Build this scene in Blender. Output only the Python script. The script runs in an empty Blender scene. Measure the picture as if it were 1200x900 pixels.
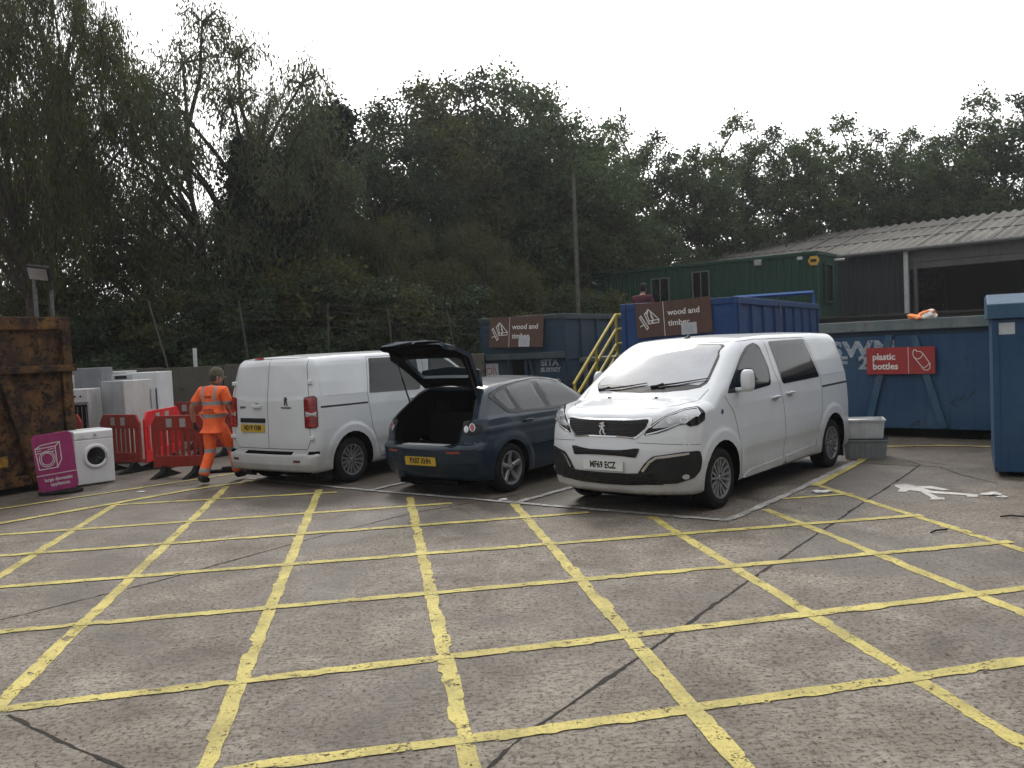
import bpy, bmesh, math, random
import numpy as np
from mathutils import Vector, Matrix
from mathutils.geometry import delaunay_2d_cdt
random.seed(7); rng = np.random.default_rng(11)
scene = bpy.context.scene
COL = scene.collection
R_ = math.radians
# ------------------------------------------------------------------ camera geometry
CF, CPITCH, CROLL, CH = 1000.0, .0461, .0467, 1.894
def cam_rows():
    cp, sp, cr, sr = math.cos(CPITCH), math.sin(CPITCH), math.cos(CROLL), math.sin(CROLL)
    fwd = np.array([0, cp, -sp]); right = np.array([1., 0, 0]); down = np.array([0, -sp, -cp])
    return np.array([cr*right+sr*down, -sr*right+cr*down, fwd])
CR = cam_rows()
def ray(px, py): return CR.T @ np.array([(px-600)/CF, (py-450)/CF, 1.0])
def G(px, py, z=0.0):
    d = ray(px, py); k = (z-CH)/d[2]; return Vector((d[0]*k, d[1]*k, z))
def PT(px, py, Y):
    d = ray(px, py); k = Y/d[1]; return Vector((d[0]*k, Y, CH+d[2]*k))

# ------------------------------------------------------------------ materials
def newmat(name):
    m = bpy.data.materials.new(name); m.use_nodes = True
    nt = m.node_tree; return m, nt, nt.nodes['Principled BSDF']
def link(nt, a, b): nt.links.new(a, b)
def node(nt, t, **kw):
    n = nt.nodes.new(t)
    for k, v in kw.items():
        if k in n.inputs: n.inputs[k].default_value = v
        else: setattr(n, k, v)
    return n
def ramp(nt, src, stops):
    r = nt.nodes.new('ShaderNodeValToRGB'); cr = r.color_ramp
    while len(cr.elements) < len(stops): cr.elements.new(.5)
    for e, (p, c) in zip(cr.elements, stops):
        e.position = p; e.color = (*c, 1) if len(c) == 3 else c
    link(nt, src, r.inputs[0]); return r.outputs[0]
def coord(nt, kind='Object'):
    return nt.nodes.new('ShaderNodeTexCoord').outputs[kind]
def noise(nt, vec, scale, detail=6, rough=.6, dist=0.0):
    n = node(nt, 'ShaderNodeTexNoise', Scale=scale, Detail=detail, Roughness=rough, Distortion=dist)
    link(nt, vec, n.inputs['Vector']); return n.outputs['Fac']
def mixc(nt, fac, a, b, mode='MIX'):
    m = nt.nodes.new('ShaderNodeMix'); m.data_type = 'RGBA'; m.blend_type = mode
    for i, v in ((0, fac), (6, a), (7, b)):
        if isinstance(v, (int, float)): m.inputs[i].default_value = v
        elif isinstance(v, tuple): m.inputs[i].default_value = (*v, 1)
        else: link(nt, v, m.inputs[i])
    return m.outputs[2]
def math_n(nt, op, a, b=None, clamp=False):
    m = nt.nodes.new('ShaderNodeMath'); m.operation = op; m.use_clamp = clamp
    for i, v in ((0, a), (1, b)):
        if v is None: continue
        if isinstance(v, (int, float)): m.inputs[i].default_value = v
        else: link(nt, v, m.inputs[i])
    return m.outputs[0]
def bump(nt, b, h, strength=.3, dist=.01):
    n = node(nt, 'ShaderNodeBump', Strength=strength, Distance=dist)
    link(nt, h, n.inputs['Height']); link(nt, n.outputs[0], b.inputs['Normal'])
def mat_basic(name, col, rough=.5, metal=0.0, var=.15, scale=6, coat=0.0, spec=.3, bumps=0.0):
    m, nt, b = newmat(name)
    v = coord(nt)
    n = noise(nt, v, scale)
    c1 = tuple(min(1, c*(1+var)) for c in col); c0 = tuple(c*(1-var) for c in col)
    link(nt, ramp(nt, n, [(.3, c0), (.7, c1)]), b.inputs['Base Color'])
    b.inputs['Roughness'].default_value = rough; b.inputs['Metallic'].default_value = metal
    b.inputs['Coat Weight'].default_value = coat; b.inputs['Coat Roughness'].default_value = .05
    b.inputs['Specular IOR Level'].default_value = spec
    if bumps: bump(nt, b, noise(nt, v, scale*6), bumps, .01)
    return m
def mat_worn(name, base, wear, amount=.5, rough=.55, scale=2.5, streak=True, metal=0.0, rust=(.09, .035, .015), rust_amt=.62):
    """painted steel: faded patches, vertical streaks, rust spots"""
    m, nt, b = newmat(name); v = coord(nt)
    n1 = noise(nt, v, scale, 8, .65)
    mp = node(nt, 'ShaderNodeMapping'); mp.inputs['Scale'].default_value = (5, 5, .5); link(nt, v, mp.inputs[0])
    n2 = noise(nt, mp.outputs[0], 2.2, 6, .6)
    f = math_n(nt, 'MULTIPLY', ramp(nt, n1, [(.42, (0,)*3), (.72, (1,)*3)]), amount)
    c = mixc(nt, f, base, wear)
    c = mixc(nt, math_n(nt, 'MULTIPLY', ramp(nt, n2, [(.5, (0,)*3), (.75, (1,)*3)]), .45 if streak else 0.0), c, tuple(x*.45 for x in base))
    n3 = noise(nt, v, scale*2.3, 10, .75, .6)
    c = mixc(nt, ramp(nt, n3, [(rust_amt, (0,)*3), (rust_amt+.05, (1,)*3)]), c, rust)
    link(nt, c, b.inputs['Base Color'])
    link(nt, ramp(nt, n1, [(.2, (rough-.12,)*3), (.8, (rough+.15,)*3)]), b.inputs['Roughness'])
    bump(nt, b, n3, .25, .006); b.inputs['Specular IOR Level'].default_value = .25
    return m
def mat_paint(name, col, dirt=(.16, .13, .10), zdirt=.55, coat=.6, rough=.32, amt=.55):
    """car paint with road grime low down (grime has its own blotchy shape)"""
    m, nt, b = newmat(name); v = coord(nt)
    sp = nt.nodes.new('ShaderNodeSeparateXYZ'); link(nt, v, sp.inputs[0])
    n = noise(nt, v, 3.0, 8, .7)
    h = math_n(nt, 'SUBTRACT', 1.0, math_n(nt, 'DIVIDE', sp.outputs[2], zdirt), True)
    g = math_n(nt, 'MULTIPLY', math_n(nt, 'MULTIPLY', h, math_n(nt, 'ADD', n, .25)), amt, True)
    n5 = noise(nt, v, 1.3, 5, .6)
    g2 = math_n(nt, 'ADD', g, math_n(nt, 'MULTIPLY', ramp(nt, n5, [(.45, (0,)*3), (.75, (1,)*3)]), .13), True)
    link(nt, mixc(nt, g2, col, dirt), b.inputs['Base Color'])
    link(nt, math_n(nt, 'ADD', math_n(nt, 'MULTIPLY', g2, .6), rough, True), b.inputs['Roughness'])
    b.inputs['Coat Weight'].default_value = coat; b.inputs['Coat Roughness'].default_value = .06; b.inputs['Specular IOR Level'].default_value = .15
    return m
def mat_glass(name, col=(.012, .014, .015), rough=.04, ior=1.5, coat=1.0, met=0.0):
    m, nt, b = newmat(name)
    v = coord(nt); n = noise(nt, v, 2.0, 4)
    link(nt, ramp(nt, n, [(.3, tuple(c*.8 for c in col)), (.7, tuple(c*1.3 for c in col))]), b.inputs['Base Color'])
    b.inputs['Roughness'].default_value = rough; b.inputs['IOR'].default_value = ior
    b.inputs['Coat Weight'].default_value = coat; b.inputs['Coat Roughness'].default_value = .02; b.inputs['Metallic'].default_value = met
    return m
def mat_clear(name, tint=(.75, .8, .8), alpha=.35):
    m, nt, b = newmat(name)
    tr = node(nt, 'ShaderNodeBsdfTransparent'); tr.inputs[0].default_value = (*tint, 1)
    mx = nt.nodes.new('ShaderNodeMixShader'); mx.inputs[0].default_value = alpha
    b.inputs['Base Color'].default_value = (.02, .025, .025, 1); b.inputs['Roughness'].default_value = .04
    link(nt, tr.outputs[0], mx.inputs[1]); link(nt, b.outputs[0], mx.inputs[2])
    link(nt, mx.outputs[0], nt.nodes['Material Output'].inputs[0]); return m
M = {}
M['white_paint'] = mat_paint('white_paint', (.57, .59, .62), amt=1.0, zdirt=.75)
M['blue_paint'] = mat_paint('blue_paint', (.003, .015, .030), dirt=(.018, .018, .018), coat=.55, rough=.4, amt=.2)
M['blackplastic'] = mat_basic('black_plastic', (.012, .012, .013), .6, scale=9, spec=.25)
M['glossblack'] = mat_basic('gloss_black', (.008, .008, .009), .15)
M['seam'] = mat_basic('panel_gap', (.03, .03, .032), .8)
M['rubber'] = mat_basic('rubber', (.014, .014, .014), .9, scale=14, var=.4, spec=.15)
M['alloy'] = mat_basic('alloy', (.26, .26, .27), .4, .6, scale=10)
M['darkalloy'] = mat_basic('dark_alloy', (.12, .12, .125), .4, .6, scale=10)
M['chrome'] = mat_basic('chrome', (.55, .55, .56), .2, 1.0)
M['glass'] = mat_glass('dark_glass', (.008, .009, .010), ior=1.45, coat=0.0)
M['windscreen'] = mat_glass('windscreen_glass', (.15, .165, .19), .06, 1.65, .8, .20)
M['privacy'] = mat_glass('privacy_glass', (.006, .006, .007), .05, 1.42, 0.0)
M['clearglass'] = mat_clear('clear_glass')
M['redlens'] = mat_glass('red_lens', (.22, .008, .012), .12, 1.5)
M['darkred'] = mat_glass('dark_red', (.09, .006, .008), .2)
M['orangelens'] = mat_glass('orange_lens', (.5, .14, .02), .12, 1.5)
M['lens'] = mat_glass('lamp_lens', (.42, .43, .45), .10, 1.5, 1.0, .35)
M['whitelens'] = mat_glass('bright_lens', (.65, .66, .68), .1, 1.5, 1.0, .2)
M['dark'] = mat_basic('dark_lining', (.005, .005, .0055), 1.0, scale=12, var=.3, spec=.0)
M['plate_y'] = mat_basic('plate_yellow', (.46, .30, .03), .45, var=.1)
M['plate_w'] = mat_basic('plate_white', (.55, .56, .55), .45, var=.06)
M['ink'] = mat_basic('ink_black', (.012, .012, .012), .5)
M['greytrim'] = mat_basic('grey_trim', (.30, .31, .32), .5)

# ------------------------------------------------------------------ object helpers
def new_obj(name, me, parent=None, mats=()):
    o = bpy.data.objects.new(name, me); COL.objects.link(o)
    if parent is not None: o.parent = parent
    for m in mats: me.materials.append(m)
    return o
def tag(o, label=None, cat=None, group=None, kind=None):
    if label: o['label'] = label
    if cat: o['category'] = cat
    if group: o['group'] = group
    if kind: o['kind'] = kind
    return o
def thing(name, label, cat, loc=(0, 0, 0), rz=0.0, group=None):
    o = bpy.data.objects.new(name, None); COL.objects.link(o)
    o.empty_display_size = .2
    o.location = loc; o.rotation_euler = (0, 0, rz)
    return tag(o, label, cat, group)
class MB:
    def __init__(s): s.v = []; s.f = []; s.mi = []
    def add(s, vs, fs, mi=0):
        b = len(s.v); s.v += [tuple(p) for p in vs]; s.f += [tuple(i+b for i in f) for f in fs]; s.mi += [mi]*len(fs); return s
    def box(s, x0, x1, y0, y1, z0, z1, mi=0, T=None):
        vs = [Vector((x, y, z)) for z in (z0, z1) for y in (y0, y1) for x in (x0, x1)]
        if T is not None: vs = [T @ v for v in vs]
        return s.add(vs, [(0, 2, 3, 1), (4, 5, 7, 6), (0, 1, 5, 4), (2, 6, 7, 3), (0, 4, 6, 2), (1, 3, 7, 5)], mi)
    def tube(s, pts, r, n=8, mi=0, cap=True):
        pts = [Vector(p) for p in pts]; rs = r if isinstance(r, (list, tuple)) else [r]*len(pts)
        ring = []; b = len(s.v); up = None
        for i, p in enumerate(pts):
            d = (pts[min(i+1, len(pts)-1)]-pts[max(i-1, 0)]).normalized()
            a = Vector((0, 0, 1)) if abs(d.z) < .95 else Vector((1, 0, 0))
            if up is not None: a = up
            x = d.cross(a)
            if x.length < 1e-4: x = d.orthogonal()
            x.normalize(); y = d.cross(x).normalized(); up = -y if False else x.cross(d)
            for k in range(n):
                t = 2*math.pi*k/n; s.v.append(tuple(p+(x*math.cos(t)+y*math.sin(t))*rs[i]))
        for i in range(len(pts)-1):
            for k in range(n):
                k2 = (k+1) % n; s.f.append((b+i*n+k, b+i*n+k2, b+(i+1)*n+k2, b+(i+1)*n+k)); s.mi.append(mi)
        if cap:
            s.f.append(tuple(b+k for k in reversed(range(n)))); s.mi.append(mi)
            s.f.append(tuple(b+(len(pts)-1)*n+k for k in range(n))); s.mi.append(mi)
        return s
    def prism(s, poly, h0, h1, T=None, mi=0):
        """poly in xy, extruded along z from h0 to h1"""
        n = len(poly); a = sum(poly[i][0]*poly[(i+1) % n][1]-poly[(i+1) % n][0]*poly[i][1] for i in range(n))
        if a < 0: poly = poly[::-1]
        vs = [Vector((p[0], p[1], h0)) for p in poly]+[Vector((p[0], p[1], h1)) for p in poly]
        if T is not None: vs = [T @ v for v in vs]
        fs = [tuple(reversed(range(n))), tuple(range(n, 2*n))]+[(i, (i+1) % n, n+(i+1) % n, n+i) for i in range(n)]
        return s.add(vs, fs, mi)
    def lathe(s, prof, n=32, T=None, mi=0, closed=False):
        """prof list of (r, h); axis = z"""
        b = len(s.v); m = len(prof)
        for k in range(n):
            t = 2*math.pi*k/n
            for r, h in prof:
                v = Vector((r*math.cos(t), r*math.sin(t), h)); s.v.append(tuple(T @ v if T is not None else v))
        for k in range(n):
            k2 = (k+1) % n
            for j in range(m-1 if not closed else m):
                j2 = (j+1) % m; s.f.append((b+k*m+j, b+k2*m+j, b+k2*m+j2, b+k*m+j2)); s.mi.append(mi)
        return s
    def build(s, name, mats, parent=None, smooth=None, bevel=0.0, seg=2, loc=None):
        me = bpy.data.meshes.new(name); me.from_pydata(s.v, [], s.f); me.update()
        if not isinstance(mats, (list, tuple)): mats = [mats]
        o = new_obj(name, me, parent, mats)
        me.polygons.foreach_set('material_index', s.mi)
        if smooth:
            me.polygons.foreach_set('use_smooth', [True]*len(s.f)); me.set_sharp_from_angle(angle=R_(smooth))
        if bevel:
            md = o.modifiers.new('bevel', 'BEVEL'); md.width = bevel; md.segments = seg; md.limit_method = 'ANGLE'; md.angle_limit = R_(35)
            md.harden_normals = False
        if loc is not None: o.location = loc
        return o
def rect(x0, x1, y0, y1): return [(x0, y0), (x1, y0), (x1, y1), (x0, y1)]
def round_poly(pts, r, n=5):
    out = []; N = len(pts); rr = r if isinstance(r, (list, tuple)) else [r]*N
    for i in range(N):
        p0, p, p1 = Vector(pts[i-1][:2]), Vector(pts[i][:2]), Vector(pts[(i+1) % N][:2])
        a, b = (p0-p), (p1-p); la, lb = a.length, b.length; d = min(rr[i], la*.45, lb*.45)
        if d < 1e-4: out.append(tuple(p)); continue
        A = p+a/la*d; B = p+b/lb*d
        for k in range(n+1):
            t = k/n; q = A*(1-t)**2+p*2*t*(1-t)+B*t*t; out.append((q.x, q.y))
    return out
def text(name, s, size, mat, parent, Mx, extrude=.0015, bold=0.0, xs=1.0, align='CENTER', shear=0.0, spacing=1.0):
    """text lying in the local xy plane of matrix Mx"""
    cu = bpy.data.curves.new(name, 'FONT'); cu.body = s; cu.size = size; cu.extrude = extrude; cu.offset = bold
    cu.align_x = align; cu.align_y = 'CENTER'; cu.shear = shear; cu.space_character = spacing; cu.resolution_u = 3
    t = bpy.data.objects.new('tmp', cu); COL.objects.link(t)
    dg = bpy.context.evaluated_depsgraph_get(); me = bpy.data.meshes.new_from_object(t.evaluated_get(dg))
    bpy.data.objects.remove(t); bpy.data.curves.remove(cu)
    me.transform(Matrix.Diagonal((xs, 1, 1, 1))); me.transform(Mx); me.name = name
    me.materials.clear()
    o = new_obj(name, me, parent, [mat]); return o
def frame(o, x, y):
    """matrix with origin o, local x axis along x, local y axis along y"""
    x = Vector(x).normalized(); y = Vector(y); y = (y-x*y.dot(x)).normalized(); z = x.cross(y)
    m = Matrix.Identity(4)
    for i in range(3): m[i][0] = x[i]; m[i][1] = y[i]; m[i][2] = z[i]; m[i][3] = o[i]
    return m
def strokes(mb, lines, w, T, h0=0.0, h1=.002, mi=0):
    """thick polylines in the plane of T"""
    for ln in lines:
        for i in range(len(ln)-1):
            a, b = Vector(ln[i]), Vector(ln[i+1]); d = (b-a)
            if d.length < 1e-6: continue
            d.normalize(); n = Vector((-d.y, d.x))*w/2; a = a-d*w*.4; b = b+d*w*.4
            e = 1e-4*(len(mb.f) % 13)
            mb.prism([tuple(a-n), tuple(b-n), tuple(b+n), tuple(a+n)], h0, h1+e, T, mi)
    return mb
def circle(cx, cy, r, n=20, ry=None): return [(cx+r*math.cos(2*math.pi*k/n), cy+(ry or r)*math.sin(2*math.pi*k/n)) for k in range(n+1)]
def copy_thing(root, loc=None, rz=None, label=None, name=None):
    def rec(o, par):
        c = o.copy(); COL.objects.link(c)
        if par is not None: c.parent = par
        for ch in [x for x in kids.get(o.name, [])]: rec(ch, c)
        return c
    kids = {}
    for o in list(COL.objects):
        if o.parent is not None: kids.setdefault(o.parent.name, []).append(o)
    r = rec(root, None)
    if loc is not None: r.location = loc
    if rz is not None: r.rotation_euler = (0, 0, rz)
    if label: r['label'] = label
    return r
# ------------------------------------------------------------------ vehicle bodies as rounded implicit shells
def sm(x, a, b):
    t = np.clip((x-a)/(b-a), 0, 1); return t*t*(3-2*t)
class Body:
    def __init__(s, fn, side_z=None): s.fn = fn
    def hit(s, o, d, L=6.0, n=34):
        lo = np.zeros(len(o)); hi = np.full(len(o), L)
        # march to find first exit
        K = 60; last = np.zeros(len(o)); found = np.zeros(len(o), bool); hh = np.full(len(o), L)
        for k in range(1, K+1):
            t = L*k/K; v = s.fn(o+d*t); ex = (v < 0) & ~found
            hh[ex] = t; last[ex] = L*(k-1)/K; found |= ex
        lo, hi = last, hh
        for _ in range(n):
            m = (lo+hi)/2; ins = s.fn(o+d*m[:, None]) > 0
            lo = np.where(ins, m, lo); hi = np.where(ins, hi, m)
        return o+d*lo[:, None]
    def normal(s, P, e=2e-3):
        g = np.stack([s.fn(P-np.eye(3)[i]*e)-s.fn(P+np.eye(3)[i]*e) for i in range(3)], 1)
        return g/np.maximum(np.linalg.norm(g, axis=1, keepdims=True), 1e-9)
    def mesh(s, bmin, bmax, cmin, cmax, h):
        """closed shell: dense box grid pushed out from an inner core box"""
        bmin, bmax, cmin, cmax = map(np.array, (bmin, bmax, cmin, cmax))
        n = np.maximum(2, np.round((bmax-bmin)/h)).astype(int)
        idx = {}; vs = []; fs = []
        def vid(i, j, k):
            q = (i, j, k)
            if q not in idx: idx[q] = len(vs); vs.append((i/n[0], j/n[1], k/n[2]))
            return idx[q]
        for a in range(3):
            u, v = [(1, 2), (2, 0), (0, 1)][a]
            for side in (0, n[a]):
                for i in range(n[u]):
                    for j in range(n[v]):
                        q = []
                        for di, dj in ((0, 0), (1, 0), (1, 1), (0, 1)):
                            c = [0, 0, 0]; c[a] = side; c[u] = i+di; c[v] = j+dj; q.append(vid(*c))
                        fs.append(tuple(q) if side else tuple(reversed(q)))
        U = np.array(vs); P = bmin+U*(bmax-bmin); C = cmin+U*(cmax-cmin)
        d = P-C; L = np.linalg.norm(d, axis=1, keepdims=True); d = d/L
        H = s.hit(C, d, 4.0)
        return H, fs
    # parameter maps: 2D -> surface
    def rays(s, kind, Q):
        Q = np.asarray(Q, float); a, b = Q[:, 0], Q[:, 1]; z0 = np.zeros(len(Q)); one = np.ones(len(Q))
        if kind in 'LR':
            sg = 1 if kind == 'L' else -1
            return np.stack([a, z0, b], 1), np.stack([z0, sg*one, z0], 1)
        if kind == 'F': return np.stack([one*s.fs, a, b], 1), np.stack([one, z0, z0], 1)
        if kind == 'B': return np.stack([one*s.bs, a, b], 1), np.stack([-one, z0, z0], 1)
        if kind == 'T': return np.stack([a, b, one*s.tz], 1), np.stack([z0, z0, one], 1)
        sg = 1 if kind[1] == 'L' else -1
        th = a/.5
        if kind[0] == 'f': return np.stack([one*s.fc[0], sg*one*s.fc[1], b], 1), np.stack([np.cos(th), sg*np.sin(th), z0], 1)
        return np.stack([one*s.bc[0], sg*one*s.bc[1], b], 1), np.stack([-np.cos(th), sg*np.sin(th), z0], 1)
    def on(s, kind, Q, off=0.0):
        o, d = s.rays(kind, Q); P = s.hit(o, d, 6.0); N = s.normal(P); return P+N*off, N
    def flip(s, kind): return kind in ('R', 'F') or kind in ('fR', 'bL') or kind == 'X'
    def patch(s, name, kind, poly, mat, parent, off=.004, h=.05, thick=.006, holes=(), rim=None, T=None, inner=0.0, inmat=None):
        """a thin shell lying on the body, outlined in the 2D map; own skirt"""
        pts = [Vector(p) for p in poly]; n = len(pts); loops = [list(range(n))]; co = list(pts)
        for hole in holes:
            b = len(co); co += [Vector(p) for p in hole]; loops.append(list(range(b, len(co))))
        edges = [(l[i], l[(i+1) % len(l)]) for l in loops for i in range(len(l))]
        nb = len(co)
        xs = [p.x for p in pts]; ys = [p.y for p in pts]
        def inside(p, lp):
            c = False
            for i in range(len(lp)):
                a, b = lp[i], lp[i-1]
                if (a[1] > p[1]) != (b[1] > p[1]) and p[0] < (b[0]-a[0])*(p[1]-a[1])/(b[1]-a[1])+a[0]: c = not c
            return c
        def near(p, lp, dd):
            for i in range(len(lp)):
                a, b = Vector(lp[i]), Vector(lp[i-1]); ab = b-a; L2 = ab.length_squared
                t = 0 if L2 == 0 else max(0, min(1, (Vector(p)-a).dot(ab)/L2))
                if (a+ab*t-Vector(p)).length < dd: return True
            return False
        x = min(xs)+h/2
        while x < max(xs):
            y = min(ys)+h/2
            while y < max(ys):
                if inside((x, y), poly) and not any(inside((x, y), hh) for hh in holes) and not near((x, y), poly, h*.35) and not any(near((x, y), hh, h*.35) for hh in holes):
                    co.append(Vector((x, y)))
                y += h
            x += h
        vo, eo, fo, orig, _, _ = delaunay_2d_cdt(co, edges, [], 1, 1e-6)
        tri = []
        for f in fo:
            c = sum((vo[i] for i in f), Vector((0, 0)))/len(f)
            if inside(c, poly) and not any(inside(c, hh) for hh in holes): tri.append(list(f))
        Q = [(p.x, p.y) for p in vo]
        P, N = s.on(kind, Q, off)
        m = len(P)
        base = P-N*(inner if inner else thick)
        # orientation
        fs = []
        for f in tri:
            a, b, c = P[f[0]], P[f[1]], P[f[2]]
            if np.dot(np.cross(b-a, c-a), N[f[0]]) < 0: f = f[::-1]
            fs.append(tuple(f))
        ecount = {}
        for f in fs:
            for i in range(len(f)):
                e = (f[i], f[(i+1) % len(f)]); ecount[e] = 1
        bd = [e for e in ecount if (e[1], e[0]) not in ecount]
        V = [tuple(p) for p in P]+[tuple(p) for p in base]
        ff = list(fs)+[(e[1], e[0], e[0]+m, e[1]+m) for e in bd]; nn = len(fs)
        mats = [mat]; mi = [0]*len(ff)
        if inner:
            ff += [tuple(i+m for i in reversed(f)) for f in fs]; mi += [1 if inmat else 0]*nn
            if inmat: mats.append(inmat)
        me = bpy.data.meshes.new(name); me.from_pydata(V, [], ff); me.update()
        me.polygons.foreach_set('material_index', mi)
        me.polygons.foreach_set('use_smooth', [True]*len(ff)); me.set_sharp_from_angle(angle=R_(40))
        if T is not None: me.transform(T)
        return new_obj(name, me, parent, mats)
    def seam(s, mb, kind, line, w=.008, off=.0012, step=.04, mi=0):
        """thin dark strip along a line on the body"""
        pts = []
        for i in range(len(line)-1):
            a, b = Vector(line[i]), Vector(line[i+1]); k = max(1, int((b-a).length/step))
            pts += [a+(b-a)*j/k for j in range(k)]
        pts.append(Vector(line[-1]))
        P, N = s.on(kind, [(p.x, p.y) for p in pts], off)
        vs = []
        for i in range(len(P)):
            d = P[min(i+1, len(P)-1)]-P[max(i-1, 0)]; d = d/max(1e-9, np.linalg.norm(d)); c = np.cross(N[i], d)*w/2
            vs += [P[i]-c, P[i]+c]
        fs = []
        for i in range(len(P)-1):
            f = (2*i, 2*i+2, 2*i+3, 2*i+1)
            a, b, c = np.array(vs[f[0]]), np.array(vs[f[1]]), np.array(vs[f[2]])
            if np.dot(np.cross(b-a, c-a), N[i]) < 0: f = f[::-1]
            fs.append(f)
        mb.add(vs, fs, mi); return mb
def rnd(ds, rs):
    """round intersection of half spaces (positive inside)"""
    a = 0
    for d, r in zip(ds, rs): a = a+np.maximum(0, 1-d/r)**2
    return 1-np.sqrt(a)
def boolean_cut(V, F, cutters):
    me = bpy.data.meshes.new('tmp'); me.from_pydata([tuple(v) for v in V], [], F); me.update()
    o = bpy.data.objects.new('tmp', me); COL.objects.link(o); cs = []
    for c in cutters:
        m2 = bpy.data.meshes.new('cut'); m2.from_pydata(c.v, [], c.f); m2.update()
        bm = bmesh.new(); bm.from_mesh(m2); bmesh.ops.recalc_face_normals(bm, faces=bm.faces); bm.to_mesh(m2); bm.free()
        oc = bpy.data.objects.new('cut', m2); COL.objects.link(oc); cs.append(oc)
        md = o.modifiers.new('b', 'BOOLEAN'); md.operation = 'DIFFERENCE'; md.object = oc; md.solver = 'EXACT'
    dg = bpy.context.evaluated_depsgraph_get(); out = bpy.data.meshes.new_from_object(o.evaluated_get(dg))
    bpy.data.objects.remove(o)
    for oc in cs: bpy.data.objects.remove(oc)
    return out
def finish_body(me, body, name, parent, paint, dark, zlow=.235):
    n = len(me.vertices); co = np.empty(n*3); me.vertices.foreach_get('co', co); co = co.reshape(-1, 3)
    val = body.fn(co); N = body.normal(co)
    onsurf = np.abs(val) < .02
    me.materials.clear(); o = new_obj(name, me, parent, [paint, dark])
    mi = []; nl = np.zeros((len(me.loops), 3))
    fn = np.empty(len(me.polygons)*3); me.polygons.foreach_get('normal', fn); fn = fn.reshape(-1, 3)
    sm_ = []
    for p in me.polygons:
        vs = list(p.vertices); c = co[vs].mean(0)
        outer = onsurf[vs].all() and abs(body.fn(c[None])[0]) < .06 and np.dot(fn[p.index], N[vs].mean(0)) > .5
        low = c[2] < zlow and fn[p.index][2] < -.7
        mi.append(0 if outer and not low else 1); sm_.append(bool(outer))
        for li, vi in zip(p.loop_indices, vs): nl[li] = N[vi] if outer else fn[p.index]
    me.polygons.foreach_set('material_index', mi); me.polygons.foreach_set('use_smooth', [True]*len(mi))
    me.normals_split_custom_set([tuple(x) for x in nl])
    return o
def interp(x, xs, ys):
    return np.interp(x, xs, ys)

# ---- panel van
def van_fn(P):
    s, t, z = P[:, 0], P[:, 1], P[:, 2]; at = np.abs(t)
    W = interp(z, [.2, .32, .42, .60, .85, 1.10, 1.22, 1.30, 1.5, 1.72, 1.9], [.90, .925, .935, .955, .96, .95, .935, .925, .875, .815, .77])
    # wheel arch flares
    for s0 in (0.0, -3.275):
        rho = np.sqrt((s-s0)**2+(z-.34)**2)
        W = W+.016*sm(-rho, -.56, -.50)*(z < 1.05)
    # door panel hollow above the sill
    W = W-.012*sm(s, -2.85, -2.7)*sm(-s, .50, .65)*np.exp(-((z-.50)/.10)**2)
    dside = W-at
    Fz = interp(z, [.2, .28, .40, .60, .72, .86, 1.00, 1.08, 1.15, 1.2], [.80, .87, .90, .905, .90, .88, .845, .81, .75, .66])
    dfront = Fz-.33*np.power(np.clip(at/.95, 0, 1.3), 2.7)-s
    hood = interp(s, [-.6, -.1, .05, .3, .55, .7, .8, .9], [1.34, 1.27, 1.25, 1.215, 1.17, 1.14, 1.12, 1.09])-.05*(at/.9)**2+.012*np.exp(-((at-.62)/.07)**2)*sm(s, .0, .2)
    sc = s+.08*(at/.8)**2
    ws = 1.235+(.17-sc)*.62
    roof = interp(s, [-4, -3.2, -1.8, -1.2, -.9, -.6, 0], [1.868, 1.893, 1.9, 1.885, 1.865, 1.83, 1.7])-.035*(at/.75)**2
    d1 = np.maximum(hood-z, (ws-z)*.85)
    dr = roof-z
    rear = interp(z, [.2, .35, .46, .50, .52, 1.25, 1.30, 1.9], [-4.02, -4.07, -4.07, -4.055, -4.0, -3.985, -3.975, -3.885])+.06*(at/.92)**3
    dback = s-rear
    db = z-.22
    return rnd([dside, dfront, d1, dr, dback, db], [.11, .13, .09, .13, .10, .05])
van = Body(van_fn); van.fs = -1.0; van.bs = -2.5; van.tz = .85; van.fc = (.15, .40); van.bc = (-3.55, .55)

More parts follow.
